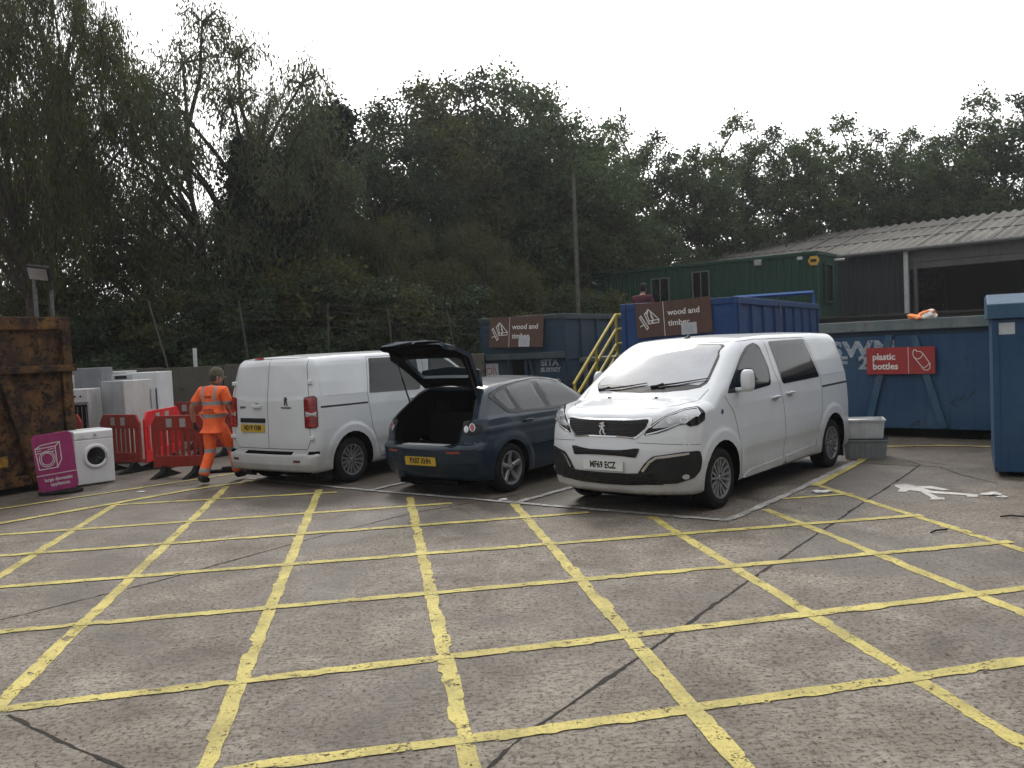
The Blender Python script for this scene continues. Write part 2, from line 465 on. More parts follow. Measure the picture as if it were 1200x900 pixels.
def wheel(parent, x, y, R, rimR, w, side, spokes, name='wheel', mat=None):
    """side +1: outer face towards +y"""
    T = Matrix.Translation((x, y, R)) @ (Matrix.Rotation(-math.pi/2, 4, 'X') if side > 0 else Matrix.Rotation(math.pi/2, 4, 'X'))
    # local z of T points to +y (side>0) or -y ; h=0 at outer face
    root = bpy.data.objects.new(name, None); COL.objects.link(root); root.parent = parent
    ty = MB(); o = .0
    prof = [(rimR-.01, -w+.02), (rimR+.03, -w+.003), (R-.035, -w), (R-.008, -w+.018), (R, -w+.05), (R, -.05), (R-.008, -.018), (R-.035, 0), (rimR+.045, .004), (rimR+.008, -.004), (rimR-.01, -.02)]
    ty.lathe(prof, 48, T)
    for k in range(4):   # tread grooves
        h = -w*(.2+.2*k); ty.lathe([(R+.0015, h-.004), (R+.0015, h+.004)], 48, T)
    ty.build('tyre', M['rubber'], root, smooth=35)
    rm = MB()
    rm.lathe([(rimR+.006, -.006), (rimR+.004, -.0), (rimR-.012, -.004), (rimR-.02, -.03), (rimR-.035, -.12)], 40, T, 0)
    rm.lathe([(.001, -.10), (rimR-.03, -.10)], 40, T, 1)      # dark barrel/brake behind
    rm.lathe([(.001, -.07), (rimR*.62, -.07), (rimR*.64, -.09)], 32, T, 2)
    rm.lathe([(.001, -.012), (.028, -.012), (.034, -.02), (.06, -.026), (.068, -.05)], 24, T, 0)
    if spokes == 5:
        for k in range(5):
            a = 2*math.pi*k/5+.3; Ra = Matrix.Rotation(a, 4, 'Z')
            vs = []
            for r, hw, h in ((.045, .034, -.02), (rimR*.55, .030, -.022), (rimR-.012, .040, -.004)):
                for yy, zz in ((-hw, h-.012), (-hw*.55, h), (hw*.55, h), (hw, h-.012), (hw, h-.03), (-hw, h-.03)):
                    vs.append(T @ Ra @ Vector((r, yy, zz)))
            fs = [(i*6+j, i*6+(j+1) % 6, (i+1)*6+(j+1) % 6, (i+1)*6+j) for i in range(2) for j in range(6)]
            rm.add(vs, fs, 0)
    else:
        for k in range(5):
            for q in (-1, 1):
                a = 2*math.pi*k/5+.15; Ra = Matrix.Rotation(a+q*.0, 4, 'Z')
                vs = []
                for r, oo, hw, h in ((.045, .016, .013, -.02), (rimR*.6, .030, .013, -.020), (rimR-.012, .052, .017, -.004)):
                    for yy, zz in ((-hw, h-.02), (-hw, h), (hw, h), (hw, h-.02)):
                        vs.append(T @ Ra @ Vector((r, q*oo+yy, zz)))
                fs = [(i*4+j, i*4+(j+1) % 4, (i+1)*4+(j+1) % 4, (i+1)*4+j) for i in range(2) for j in range(4)]
                rm.add(vs, fs, 3)
            a += math.pi/5; Ra = Matrix.Rotation(a, 4, 'Z'); vs = []
            for r, hw, h in ((.05, .012, -.03), (rimR-.012, .016, -.012)):
                for yy, zz in ((-hw, h-.02), (-hw, h), (hw, h), (hw, h-.02)): vs.append(T @ Ra @ Vector((r, yy, zz)))
            rm.add(vs, [(j, (j+1) % 4, 4+(j+1) % 4, 4+j) for j in range(4)], 3)
    for k in range(5):
        a = 2*math.pi*k/5+.6; rm.lathe([(.001, -.014), (.008, -.014), (.009, -.03)], 8, T @ Matrix.Translation((.048*math.cos(a), .048*math.sin(a), 0)), 1)
    rm.build('rim', [M['alloy'], M['dark'], M['darkalloy'], M['alloy'] if mat is None else mat], root, smooth=35)
    return root

LION = [[(-.2, .95), (.1, 1.0), (.32, .82), (.22, .62), (.42, .55), (.62, .38), (.5, .3), (.25, .40), (.18, .1), (.42, -.25), (.3, -.55), (.62, -.85), (.7, -1.0), (.4, -1.0), (.02, -.58), (.1, -.3), (-.12, -.15), (-.35, -.6), (-.3, -.82), (-.1, -.98), (-.45, -1.0), (-.62, -.62), (-.35, -.05), (-.28, .22), (-.55, .2), (-.72, .42), (-.55, .5), (-.3, .42), (-.1, .5), (-.12, .65), (-.4, .62), (-.55, .78), (-.4, .85)]]
def emblem(name, size, mat, parent, T, h=.004):
    mb = MB()
    for p in LION: mb.prism([(x*size/2, y*size/2) for x, y in p], 0, h, T)
    return mb.build(name, mat, parent)
def number_plate(parent, T, s, ymat, bold=.004):
    p = MB(); p.prism(round_poly(rect(-.26, .26, -.0555, .0555), .012), -.004, .004, T)
    o = p.build('number_plate', ymat, parent)
    text('lettering', s, .098, M['ink'], o, T @ Matrix.Translation((0, .002, .0045)), .0004, bold, .78)
    return o

VAN_MESH = None
def make_van(name, label, x, y, a, plate_f, plate_r):
    global VAN_MESH
    t = thing(name, label, 'van', (x, y, 0), R_(a), None)
    if VAN_MESH is None:
        V, F = van.mesh((-4.2, -1.05, .1), (1.0, 1.05, 2.0), (-3.2, -.5, .6), (.15, .5, .85), .036)
        cut = []
        c = MB()
        for s0 in (0, -3.275):
            for sg in (1, -1):
                T = Matrix.Translation((s0, sg*.62 if sg > 0 else -.62, .34)) @ Matrix.Rotation(-math.pi/2*sg, 4, 'X')
                prof = [(.415*math.cos(q), .415*math.sin(q)*1.0) for q in [math.pi*k/24*2 for k in range(24)]]
                c.prism(prof, 0, .6, T)
        VAN_MESH = boolean_cut(V, F, [c])
        b = finish_body(VAN_MESH, van, 'body', t, M['white_paint'], M['dark'])
    else:
        b = new_obj('body', VAN_MESH, t)
    ch = []
    # ---- glass
    wh = [(.11, 0), (.09, .30), (.03, .56), (-.03, .69), (-.10, .735), (-.18, .735), (-.50, .685), (-.76, .635), (-.79, .60), (-.775, .32), (-.77, 0)]
    wsp = wh+[(p[0], -p[1]) for p in wh[-2:0:-1]]
    van.patch('windscreen_surround', 'T', [(p[0]*1.0, p[1]) for p in wsp], M['glossblack'], t, .003, .06)
    inset = []
    cx, cy = -.40, 0
    for p in wsp: inset.append((cx+(p[0]-cx)*(.93 if p[0] < 0 else .80), p[1]*.955))
    van.patch('windscreen', 'T', inset, M['windscreen'], t, .006, .06)
    for sd, sg in (('L', 1), ('R', -1)):
        fw = round_poly([(-.20, 1.245), (-.26, 1.31), (-.52, 1.49), (-.74, 1.64), (-.95, 1.745), (-1.20, 1.785), (-1.30, 1.74), (-1.40, 1.46), (-1.34, 1.265), (-.80, 1.235)], [.03, .05, .1, .1, .08, .04, .08, .2, .06, .1])
        van.patch('side_window', sd, fw, M['glossblack'], t, .003, .06)
        fi = round_poly([(-.46, 1.285), (-.48, 1.43), (-.75, 1.61), (-.96, 1.715), (-1.19, 1.75), (-1.26, 1.715), (-1.355, 1.46), (-1.30, 1.30)], [.03, .06, .1, .08, .04, .06, .2, .04])
        van.patch('side_window', sd, fi, M['glass'], t, .006, .06)
        rw = round_poly([(-1.60, 1.785), (-1.665, 1.30), (-1.70, 1.255), (-2.86, 1.275), (-2.70, 1.79)], [.05, .1, .04, .03, .03])
        van.patch('side_window', sd, rw, M['privacy'], t, .005, .06)
        # embossed blank panel behind it
        pn = MB(); van.seam(pn, sd, [(-2.93, 1.30), (-2.83, 1.775), (-3.55, 1.775), (-3.72, 1.70), (-3.80, 1.50), (-3.82, 1.33), (-3.78, 1.30), (-2.93, 1.29)], .014, .0015); 
        pn.build('panel_crease', M['white_paint'], b)
        # shut lines
        sm_ = MB()
        van.seam(sm_, sd, [(-.12, 1.22), (-.30, 1.02), (-.41, .72), (-.43, .50), (-.46, .30), (-.55, .27), (-1.62, .27), (-1.68, .6), (-1.64, 1.0), (-1.58, 1.25), (-1.50, 1.45), (-1.48, 1.80)])
        van.seam(sm_, sd, [(-1.62, .27), (-2.66, .31), (-2.72, .45), (-2.86, .80), (-2.90, 1.12), (-2.90, 1.28), (-2.74, 1.81), (-1.48, 1.82)])
        van.seam(sm_, sd, [(-.70, 1.80), (-1.3, 1.825), (-1.48, 1.82)])
        van.seam(sm_, sd, [(-2.92, 1.14), (-3.86, 1.15)], .026, .003)
        van.seam(sm_, 'f'+sd, [(.52, .76), (.3, .78), (.0, .80)], .005)
        sm_.build('panel_gap', M['seam'], b)
        # sill trim and handles
        van.patch('sill_trim', sd, round_poly([(-.50, .265), (-1.60, .275), (-1.60, .36), (-.72, .335), (-.56, .30)], .02), M['white_paint'], t, .022, .08, .03)
        van.patch('sill_trim', sd, round_poly([(-1.70, .28), (-2.60, .31), (-2.62, .40), (-1.72, .365)], .02), M['white_paint'], t, .022, .08, .03)
        for hs, hz in ((-1.40, 1.10), (-1.84, 1.12)):
            van.patch('handle_recess', sd, [(hs+.08*math.cos(q), hz+.035*math.sin(q)) for q in [2*math.pi*k/16 for k in range(16)]], M['greytrim'], b, .002, .05)
            P, N = van.on(sd, [(hs+.10, hz+.012), (hs, hz+.018), (hs-.10, hz+.012)], .028)
            hm = MB(); hm.tube([P[0]-N[0]*.03, P[0], P[1], P[2], P[2]-N[2]*.03], .015, 8); hm.build('door_handle', M['white_paint'], t, smooth=50)
        van.patch('fuel_marker', sd, circle(-.02, 1.06, .028, 10)[:-1], M['chrome'], t, .006, .05)
        # mirror
        P, N = van.on(sd, [(-.42, 1.30)], 0); p = Vector(P[0]); fold = sd == 'R' and plate_f == 'MF69 ECZ'
        wq = .07 if fold else .16; mm = MB(); mm.box(-.05, .03, -.02 if sg > 0 else -wq, wq if sg > 0 else .02, -.05, -.005, 0, Matrix.Translation(p))
        mo = mm.build('mirror', M['white_paint'], t, bevel=.02)
        hs = MB(); c = p+(Vector((-.12, sg*.075, .075)) if fold else Vector((.0, sg*.155, .075))); fx, fy = (1.5, .45) if fold else (.9, .85)
        for k in range(9):
            pass
        prof = []
        me = bpy.data.meshes.new('mirror_housing'); bm = bmesh.new(); bmesh.ops.create_uvsphere(bm, u_segments=20, v_segments=12, radius=1)
        for v in bm.verts:
            x_, y_, z_ = v.co
            q = lambda u, e: math.copysign(abs(u)**e, u)
            v.co = Vector((c.x+.01+fx*.075*q(x_, .7)*(1 if x_ > 0 else .45), c.y+fy*.09*q(y_, .6), c.z+.125*q(z_, .65)))
        bm.to_mesh(me); bm.free(); me.polygons.foreach_set('use_smooth', [True]*len(me.polygons)); new_obj('mirror_housing', me, mo, [M['white_paint']])
        gl = MB(); gl.prism(round_poly(rect(-.075*fy, .075*fy, -.105, .105), .03), 0, .004, Matrix.Translation((c.x-.028, c.y, c.z)) @ Matrix.Rotation(-math.pi/2, 4, 'Y') @ Matrix.Rotation(math.pi/2, 4, 'Z')); gl.build('mirror_glass', M['glass'], mo)
        # headlight, wraps the corner; map a = theta*.5
        hl = round_poly([(.055, .875), (.10, .975), (.22, 1.075), (.42, 1.135), (.565, 1.15), (.60, 1.09), (.585, 1.01), (.50, .965), (.42, .955), (.395, .985), (.33, .975), (.24, .925), (.16, .895)], .018, 3)
        rf_ = None; h = van.patch('headlight', 'f'+sd, hl, M['glossblack'], t, .007, .02)
        hi = round_poly([(.115, .945), (.22, 1.055), (.42, 1.115), (.53, 1.125), (.55, 1.08), (.40, 1.00), (.24, .955)], .02, 3)
        van.patch('lamp_lens', 'f'+sd, hi, M['lens'], h, .010, .02)
        br = MB(); van.seam(br, 'f'+sd, [(.075, .885), (.16, .912), (.24, .942), (.34, .99)], .012, .009, .02); van.seam(br, 'f'+sd, [(.10, .955), (.22, 1.064), (.42, 1.123), (.535, 1.135), (.53, 1.075), (.50, 1.05)], .010, .012, .02)
        for q, zz in ((.20, .985), (.26, 1.02), (.40, 1.06), (.45, 1.065)): van.patch('reflector_bowl', 'f'+sd, circle(q, zz, .020, 10)[:-1], M['chrome'], h, .010, .02)
        for q in (.27, .38): van.seam(br, 'f'+sd, [(q+.03*math.cos(2*math.pi*k/10), 1.02+.028*math.sin(2*math.pi*k/10)) for k in range(11)], .008, .012, .01)
        br.build('light_strip', M['whitelens'], h)
        # corner air intake with fog lamp
        ai = round_poly([(.0, .46), (.06, .58), (.12, .66), (.36, .70), (.50, .70), (.52, .60), (.50, .49), (.44, .42), (.30, .375), (.0, .355)], [.01, .02, .03, .02, .03, .03, .03, .03, .02, .01], 3)
        ak = van.patch('bumper_intake', 'f'+sd, ai, M['blackplastic'], t, .013, .03, .03)
        fr = MB(); van.seam(fr, 'f'+sd, [(.045, .50), (.10, .60), (.15, .645), (.40, .682)], .026, .018, .03); fr.build('running_light', M['chrome'], ak)
        fl = van.patch('fog_lamp', 'f'+sd, circle(.37, .44, .027, 14)[:-1], M['lens'], t, .019, .03)
        # tail lamp
        tl = round_poly([(.20, 1.29), (.36, 1.31), (.40, 1.28), (.40, .88), (.36, .86), (.20, .86)], .03, 4)
        tk = van.patch('tail_light', 'b'+sd, tl, M['redlens'], t, .012, .03, .014)
        dk = MB(); [van.seam(dk, 'b'+sd, [(.215, zz), (.385, zz)], .012, .0135, .03) for zz in (.93, .97, 1.13, 1.18)]; dk.build('lens_rib', M['darkred'], tk); fr_ = MB(); van.seam(fr_, 'b'+sd, [(.20, .87), (.20, 1.285), (.36, 1.305), (.395, 1.28), (.395, .89), (.36, .87), (.20, .87)], .010, .013, .03); fr_.build('lens_frame', M['glossblack'], tk)
        van.patch('reversing_lens', 'b'+sd, rect(.22, .385, 1.02, 1.09), M['lens'], tk, .0145, .03)
        for hz in (1.50, .72):
            hg = MB(); P, N = van.on('b'+sd, [(.30, hz)], .004); hg.box(-.045, .045, -.03, .03, -.028, .028, 0, Matrix.Translation(Vector(P[0])) @ Matrix.Rotation(-sg*.75, 4, 'Z')); hg.build('door_hinge', M['white_paint'], t, bevel=.01)
        lk = MB(); van.seam(lk, 'B', [(sg*.79, 1.86 if 0 else 1.80), (sg*.80, 1.3), (sg*.82, .70), (sg*.70, .55)] if 0 else [(sg*.72, 1.80), (sg*.79, 1.3), (sg*.80, .68), (sg*.74, .56)]); lk.build('panel_gap', M['seam'], b)
        mf = MB(); T = Matrix.Translation((-3.275+.42, sg*.80, .05)); mf.box(-.0, .02, -.12, .12, .1, .35, 0, Matrix.Translation((-3.72, sg*.80, .0))); mf.build('mud_flap', M['blackplastic'], t)
    # ---- front
    van.patch('chrome_surround', 'F', round_poly([(-.55, 1.055), (.55, 1.055), (.545, .97), (.40, .84), (-.40, .84), (-.545, .97)], .03), M['chrome'], t, .008, .03, .02)
    gk = van.patch('grille', 'F', round_poly([(-.52, 1.038), (.52, 1.038), (.49, .95), (.385, .858), (-.385, .858), (-.49, .95)], .03), M['blackplastic'], t, .013, .03)
    gs = MB()
    for k in range(7): z = .87+.024*k; w_ = min(.50, .39+(z-.855)*1.1); van.seam(gs, 'F', [(-w_, z), (w_, z)], .006, .018, .05)
    gs.build('grille_slat', M['glossblack'], gk)
    P, N = van.on('F', [(0, .94)], .020); emblem('emblem', .135, M['chrome'], t, frame(P[0]+np.array([.004, 0, 0]), (0, 1, 0), (-.05, 0, 1)), .012)
    van.patch('upper_intake', 'F', round_poly([(-.44, .74), (.44, .74), (.40, .645), (-.40, .645)], .015), M['blackplastic'], t, .010, .04, .02)
    us = MB(); [van.seam(us, 'F', [(-.41, z), (.41, z)], .007, .014, .08) for z in (.665, .69, .715)]; us.build('grille_slat', M['glossblack'], t)
    li = van.patch('lower_intake', 'F', round_poly([(-.66, .362), (-.66, .56), (-.56, .50), (-.50, .48), (.50, .48), (.56, .50), (.66, .56), (.66, .362), (.3, .350), (0, .345), (-.3, .350)], .005), M['blackplastic'], t, .014, .035, .03)
    ls = MB(); [van.seam(ls, 'F', [(-.60, z+.006), (0, z), (.60, z+.006)], .010, .019, .04) for z in (.372, .395, .418, .44, .462)]; ls.build('grille_slat', M['glossblack'], li)
    P, N = van.on('F', [(0, .55)], .012); number_plate(t, frame(P[0], (0, 1, 0), (0, 0, 1)), plate_f, M['plate_w'])
    hd = MB(); van.seam(hd, 'T', [(.60, -.56), (.655, -.3), (.665, 0), (.655, .3), (.60, .56)], .009)
    for sg in (1, -1): van.seam(hd, 'T', [(.60, sg*.56), (.45, sg*.68), (.2, sg*.76), (-.02, sg*.80)], .007)
    hd.build('panel_gap', M['seam'], b)
    for q in (-.35, .28): wj = MB(); P, N = van.on('T', [(.22, q)], .006); wj.box(-.012, .012, -.016, .016, -.01, .008, 0, Matrix.Translation(Vector(P[0]))); wj.build('washer_jet', M['blackplastic'], t)
    for line in ([(.03, .10), (-.04, .40), (-.16, .72)], [(.035, -.62), (.03, -.30), (-.03, .02)]):
        P, N = van.on('T', line, .022); w = MB(); w.tube([tuple(p) for p in P], [.014, .010, .006], 6)
        P, N = van.on('T', [line[0], line[1]], .035); w.tube([tuple(P[0]-N[0]*.03), tuple((P[0]+P[1])/2)], .016, 6)
        w.build('wiper', M['blackplastic'], t)
    P, N = van.on('T', [(-1.0, 0)], 0); fm = MB(); p = P[0]
    fm.add([(p[0]+.03, -.02, p[2]), (p[0]+.03, .02, p[2]), (p[0]-.08, .02, p[2]), (p[0]-.08, -.02, p[2]), (p[0]-.07, 0, p[2]+.055)], [(0, 1, 4), (1, 2, 4), (2, 3, 4), (3, 0, 4)]); fm.build('roof_aerial', M['blackplastic'], t)
    # ---- rear
    rs = MB()
    van.seam(rs, 'B', [(.015, 1.84), (.015, .56)], .009)
    van.seam(rs, 'B', [(-.74, .56), (.74, .56)], .008); van.seam(rs, 'B', [(-.66, 1.845), (.66, 1.845)], .010)
    rs.build('panel_gap', M['seam'], b)
    cz = MB()
    for sg in (1, -1):
        van.seam(cz, 'B', [(sg*.07, 1.36), (sg*.70, 1.36), (sg*.66, 1.74), (sg*.60, 1.79), (sg*.10, 1.79), (sg*.06, 1.74), (sg*.06, 1.37)], .012, .0015)
    cz.build('panel_crease', M['white_paint'], b)
    van.patch('plate_recess', 'B', round_poly(rect(.07, .63, .93, .995), .02), M['blackplastic'], t, .014, .06, .016)
    P, N = van.on('B', [(.345, .85)], .012); number_plate(t, frame(P[0], (0, -1, 0), (0, 0, 1)), plate_r, M['plate_y'])
    P, N = van.on('B', [(-.37, 1.24)], .003); emblem('emblem', .12, M['blackplastic'], t, frame(P[0], (0, -1, 0), (0, 0, 1)), .006)
    P, N = van.on('B', [(-.37, 1.145)], .003); text('maker_lettering', 'PEUGEOT', .036, M['blackplastic'], t, frame(P[0], (0, -1, 0), (0, 0, 1)), .002, .001, 1.1, spacing=1.3)
    P, N = van.on('B', [(.56, 1.15)], .003); text('model_lettering', 'EXPERT', .040, M['blackplastic'], t, frame(P[0], (0, -1, 0), (0, 0, 1)), .002, .001, 1.0, spacing=1.1)
    P, N = van.on('B', [(.24, 1.165)], .02); hh = MB(); hh.prism(round_poly(rect(-.09, .09, -.022, .022), .015), -.02, .012, frame(P[0], (0, -1, 0), (0, 0, 1))); hh.build('door_handle', M['white_paint'], t, bevel=.006)
    hh = MB(); P, N = van.on('B', [(.24, 1.21)], .002); hh.prism(round_poly(rect(-.035, .035, -.012, .012), .008), 0, .006, frame(P[0], (0, -1, 0), (0, 0, 1))); hh.build('latch', M['greytrim'], t)
    van.patch('high_brake_light', 'B', round_poly(rect(.20, .40, 1.835, 1.862), .008), M['redlens'], t, .008, .05)
    for sg in (1, -1): van.patch('rear_reflector', 'B', rect(.64, .76, .385, .415) if sg > 0 else rect(-.66, -.54, .385, .415), M['darkred'], t, .006, .05)
    for s0 in (0, -3.275):
        for sg in (1, -1): wheel(t, s0, sg*.925, .335, .222, .225, sg, 10, mat=M['alloy'])
    ub = MB(); ub.box(-3.9, .6, -.55, .55, .17, .24); ub.box(-3.3, -3.2, -.7, .7, .26, .36); ub.build('underbody', M['dark'], t)
    return t
# ------------------------------------------------------------------ hatchback
def car_fn(P):
    s, t, z = P[:, 0], P[:, 1], P[:, 2]; at = np.abs(t)
    W = interp(z, [.18, .28, .40, .60, .72, .86, .97, 1.02, 1.2, 1.40, 1.5], [.82, .85, .862, .875, .872, .86, .835, .80, .715, .60, .52])
    W = W-.05*sm(-s, 2.2, 3.2)*sm(z, .9, 1.35)-.02*sm(-s, 2.5, 3.4)
    for s0 in (0.0, -2.64):
        rho = np.sqrt((s-s0)**2+(z-.315)**2)
        W = W+.018*sm(-rho, -.52, -.42)*(z < .9)
    W = W+.012*np.exp(-((z-.84)/.035)**2)*sm(-s, .2, .6)
    dside = W-at
    Fz = interp(z, [.2, .35, .5, .65, .8], [.74, .84, .85, .80, .68])
    dfront = Fz-.30*np.power(np.clip(at/.87, 0, 1.3), 2.6)-s
    hood = interp(s, [-.9, -.35, 0, .4, .7, .85], [1.03, .97, .92, .83, .74, .66])-.05*(at/.85)**2
    sc = s+.12*(at/.7)**2; ws = .95+(-.22-sc)*.53
    roof = interp(s, [-3.1, -2.72, -2.4, -2.0, -1.6, -1.25, -1.0, 0], [1.34, 1.395, 1.43, 1.457, 1.463, 1.44, 1.40, 1.2])-.05*(at/.6)**2
    dt = np.minimum(np.maximum(hood-z, (ws-z)*.88), roof-z)
    rear = interp(z, [.2, .32, .45, .62, .66, .70, .85, .98, 1.04, 1.38, 1.5], [-3.26, -3.36, -3.42, -3.435, -3.41, -3.36, -3.33, -3.26, -3.19, -2.735, -2.60])+.20*np.power(np.clip(at/.85, 0, 1.2), 3)
    dback = (s-rear)*interp(z, [.98, 1.1], [1, .72])
    return rnd([dside, dfront, dt, dback, z-.19], [.09, .14, .09, .07, .05])
hatch = Body(car_fn); hatch.fs = -.8; hatch.bs = -2.3; hatch.tz = .70; hatch.fc = (.1, .3); hatch.bc = (-2.95, .45)

def make_hatch(name, label, x, y, a):
    t = thing(name, label, 'car', (x, y, 0), R_(a))
    B = hatch
    V, F = B.mesh((-3.75, -.98, .1), (1.0, .98, 1.6), (-2.75, -.4, .5), (.05, .4, .68), .034)
    c = MB()
    for s0 in (0, -2.64):
        for sg in (1, -1):
            T = Matrix.Translation((s0, sg*.58, .315)) @ Matrix.Rotation(-math.pi/2*sg, 4, 'X')
            c.prism([(.365*math.cos(2*math.pi*k/40), .365*math.sin(2*math.pi*k/40)) for k in range(40)], 0, .5, T)
    # boot aperture: rear-view outline swept forward
    ap = [(-.50, .665), (.50, .665), (.545, .72), (.56, .86), (.66, .99), (.60, 1.10), (.50, 1.28), (.42, 1.325), (-.42, 1.325), (-.50, 1.28), (-.60, 1.10), (-.66, .99), (-.56, .86), (-.545, .72)]
    c2 = MB(); c2.prism(round_poly(ap, .03, 3), 0, 2.2, Matrix(((0, 0, 1, -3.9), (1, 0, 0, 0), (0, 1, 0, 0), (0, 0, 0, 1))))
    c3 = MB(); c3.box(-3.18, -1.55, -.60, .60, .56, .90)
    me = boolean_cut(V, F, [c, c2, c3])
    b = finish_body(me, B, 'body', t, M['blue_paint'], M['dark'], .21)
    # cabin behind: seat backs
    sb = MB(); sb.box(-2.62, -2.50, -.58, .58, .57, 1.02); sb.box(-2.60, -2.52, -.45, -.2, 1.02, 1.17); sb.box(-2.60, -2.52, .2, .45, 1.02, 1.17)
    sb.build('rear_seat', mat_basic('seat_cloth', (.008, .008, .009), 1, scale=30, spec=0), t, bevel=.03)
    fl = MB(); fl.box(-3.26, -2.6, -.56, .56, .575, .60); fl.build('boot_floor', mat_basic('boot_carpet', (.010, .010, .011), 1, scale=40, spec=0), t)
    sp = MB(); sp.box(-3.38, -3.24, -.36, .36, .662, .672, 0); sp.build('sill_guard', M['greytrim'], t, bevel=.003)
    # seal round aperture
    sl = MB(); ring = round_poly(ap, .03, 3); ring = ring+[ring[0]]
    P, N = B.on('B', [(p[0]*1.025, .98+(p[1]-.98)*1.04) for p in ring], .002); sl.tube([tuple(p) for p in P], .009, 6, cap=False); sl.build('rubber_seal', M['rubber'], t)
    # windows
    for sd in 'LR':
        sg = 1 if sd == 'L' else -1
        allw = round_poly([(-.50, .985), (-.62, 1.08), (-.95, 1.28), (-1.25, 1.375), (-1.6, 1.415), (-2.0, 1.40), (-2.45, 1.355), (-2.76, 1.275), (-2.80, 1.23), (-2.60, 1.03), (-2.45, 1.01), (-1.6, .99)], [.02, .05, .1, .1, .1, .2, .1, .03, .03, .05, .1, .1])
        B.patch('window_surround', sd, allw, M['glossblack'], t, .003, .05)
        w1 = round_poly([(-.78, 1.015), (-.80, 1.13), (-1.0, 1.265), (-1.27, 1.35), (-1.60, 1.385), (-1.68, 1.36), (-1.62, 1.015)], [.02, .03, .1, .1, .03, .05, .03])
        w2 = round_poly([(-1.74, 1.015), (-1.80, 1.37), (-2.0, 1.378), (-2.36, 1.34), (-2.40, 1.30), (-2.30, 1.03)], [.03, .03, .1, .05, .05, .05])
        w3 = round_poly([(-2.41, 1.05), (-2.46, 1.31), (-2.64, 1.275), (-2.71, 1.235), (-2.56, 1.06)], [.03, .03, .05, .03, .03])
        for w in (w1, w2, w3): B.patch('side_window', sd, w, M['carglass'], t, .006, .05)
        g = MB()
        B.seam(g, sd, [(-.42, .95), (-.44, .60), (-.50, .30), (-.56, .25), (-1.62, .25), (-1.66, .6), (-1.70, 1.0)])
        B.seam(g, sd, [(-1.62, .25), (-2.14, .25), (-2.22, .40), (-2.30, .62), (-2.40, .75), (-2.44, .90), (-2.40, 1.02)])
        g.build('panel_gap', M['seam'], b)
        fc = MB(); ring = [(p[0], p[1]) for p in allw]+[allw[0]]; B.seam(fc, sd, ring, .012, .007); fc.build('window_trim', M['glossblack'], b)
        for (s0, s1) in ((-.60, -1.58), (-1.72, -2.16)):
            st = MB(); B.seam(st, sd, [(s0, .565), (s1, .565)], .022, .010); st.build('rubbing_strip', M['blue_paint'], t)
            st = MB(); B.seam(st, sd, [(s0, .578), (s1, .578)], .005, .012); st.build('chrome_line', M['chrome'], t)
        for hs in (-1.45, -2.24):
            P, N = B.on(sd, [(hs+.09, .885), (hs, .895), (hs-.09, .885)], .03); hm = MB(); hm.tube([P[0]-N[0]*.03, P[0], P[1], P[2], P[2]-N[2]*.03], .013, 8); hm.build('door_handle', M['blue_paint'], t, smooth=50)
            B.patch('handle_recess', sd, [(hs+.07*math.cos(2*math.pi*k/14), .885+.03*math.sin(2*math.pi*k/14)) for k in range(14)], M['seam'], b, .002, .05)
        P, N = B.on(sd, [(-.62, .99)], .0); p = Vector(P[0]); me2 = bpy.data.meshes.new('mirror'); bm = bmesh.new(); bmesh.ops.create_uvsphere(bm, u_segments=16, v_segments=10, radius=1)
        for v in bm.verts: v.co = Vector((p.x+.02+v.co.x*.05, p.y+sg*(.13+v.co.y*sg*.105), p.z+.075+v.co.z*.065))
        bm.to_mesh(me2); bm.free(); me2.polygons.foreach_set('use_smooth', [True]*len(me2.polygons)); new_obj('mirror', me2, t, [M['blue_paint']])
        # lamps
        tl = round_poly([(.20, .80), (.20, .96), (.32, .975), (.52, .91), (.56, .87), (.50, .81), (.34, .79)], .03, 3)
        k = B.patch('tail_light', 'b'+sd, tl, M['glossblack'], t, .004, .03)
        B.patch('round_lens', 'b'+sd, circle(.275, .865, .036, 16)[:-1], M['lens'], k, .014, .02, .012)
        B.patch('round_lens', 'b'+sd, circle(.385, .885, .044, 18)[:-1], M['redlens'], k, .014, .02, .012)
        rg = MB()
        for (cx, cz, rr) in ((.275, .865, .037), (.385, .885, .045)): B.seam(rg, 'b'+sd, circle(cx, cz, rr, 18), .007, .015, .02)
        rg.build('chrome_ring', M['chrome'], k)
        B.patch('headlight', 'f'+sd, round_poly([(.12, .66), (.16, .76), (.42, .84), (.58, .86), (.55, .76), (.35, .68)], .02, 3), M['lens'], t, .005, .03)
        B.patch('rear_reflector', 'B', rect(.42, .60, .575, .60) if sg > 0 else rect(-.60, -.42, .575, .60), M['redlens'], t, .005, .04)
        wheel(t, 0, sg*.855, .315, .215, .205, sg, 5); wheel(t, -2.64, sg*.86, .315, .215, .205, sg, 5)
    B.patch('windscreen', 'T', round_poly([(-.30, -.66), (-.24, -.3), (-.22, 0), (-.24, .3), (-.30, .66), (-1.03, .50), (-1.0, 0), (-1.03, -.50)], [.05, .2, .2, .2, .05, .05, .3, .05]), M['carglass'], t, .005, .06)
    B.patch('grille', 'F', round_poly([(-.42, .30), (.42, .30), (.50, .44), (-.50, .44)], .03), M['blackplastic'], t, .005, .05)
    P, N = B.on('B', [(0, .47)], .012); number_plate(t, frame(P[0], (0, -1, 0), (-.12, 0, 1)), 'PX07 XHN', M['plate_y'])
    g = MB(); B.seam(g, 'B', [(-.80, .615), (0, .625), (.80, .615)], .006); B.seam(g, 'B', [(-.72, .40), (.72, .40)], .008); g.build('panel_gap', M['seam'], b)
    B.patch('bumper_step', 'B', round_poly(rect(-.30, .30, .40, .545), .03), M['blue_paint'], t, .004, .05)
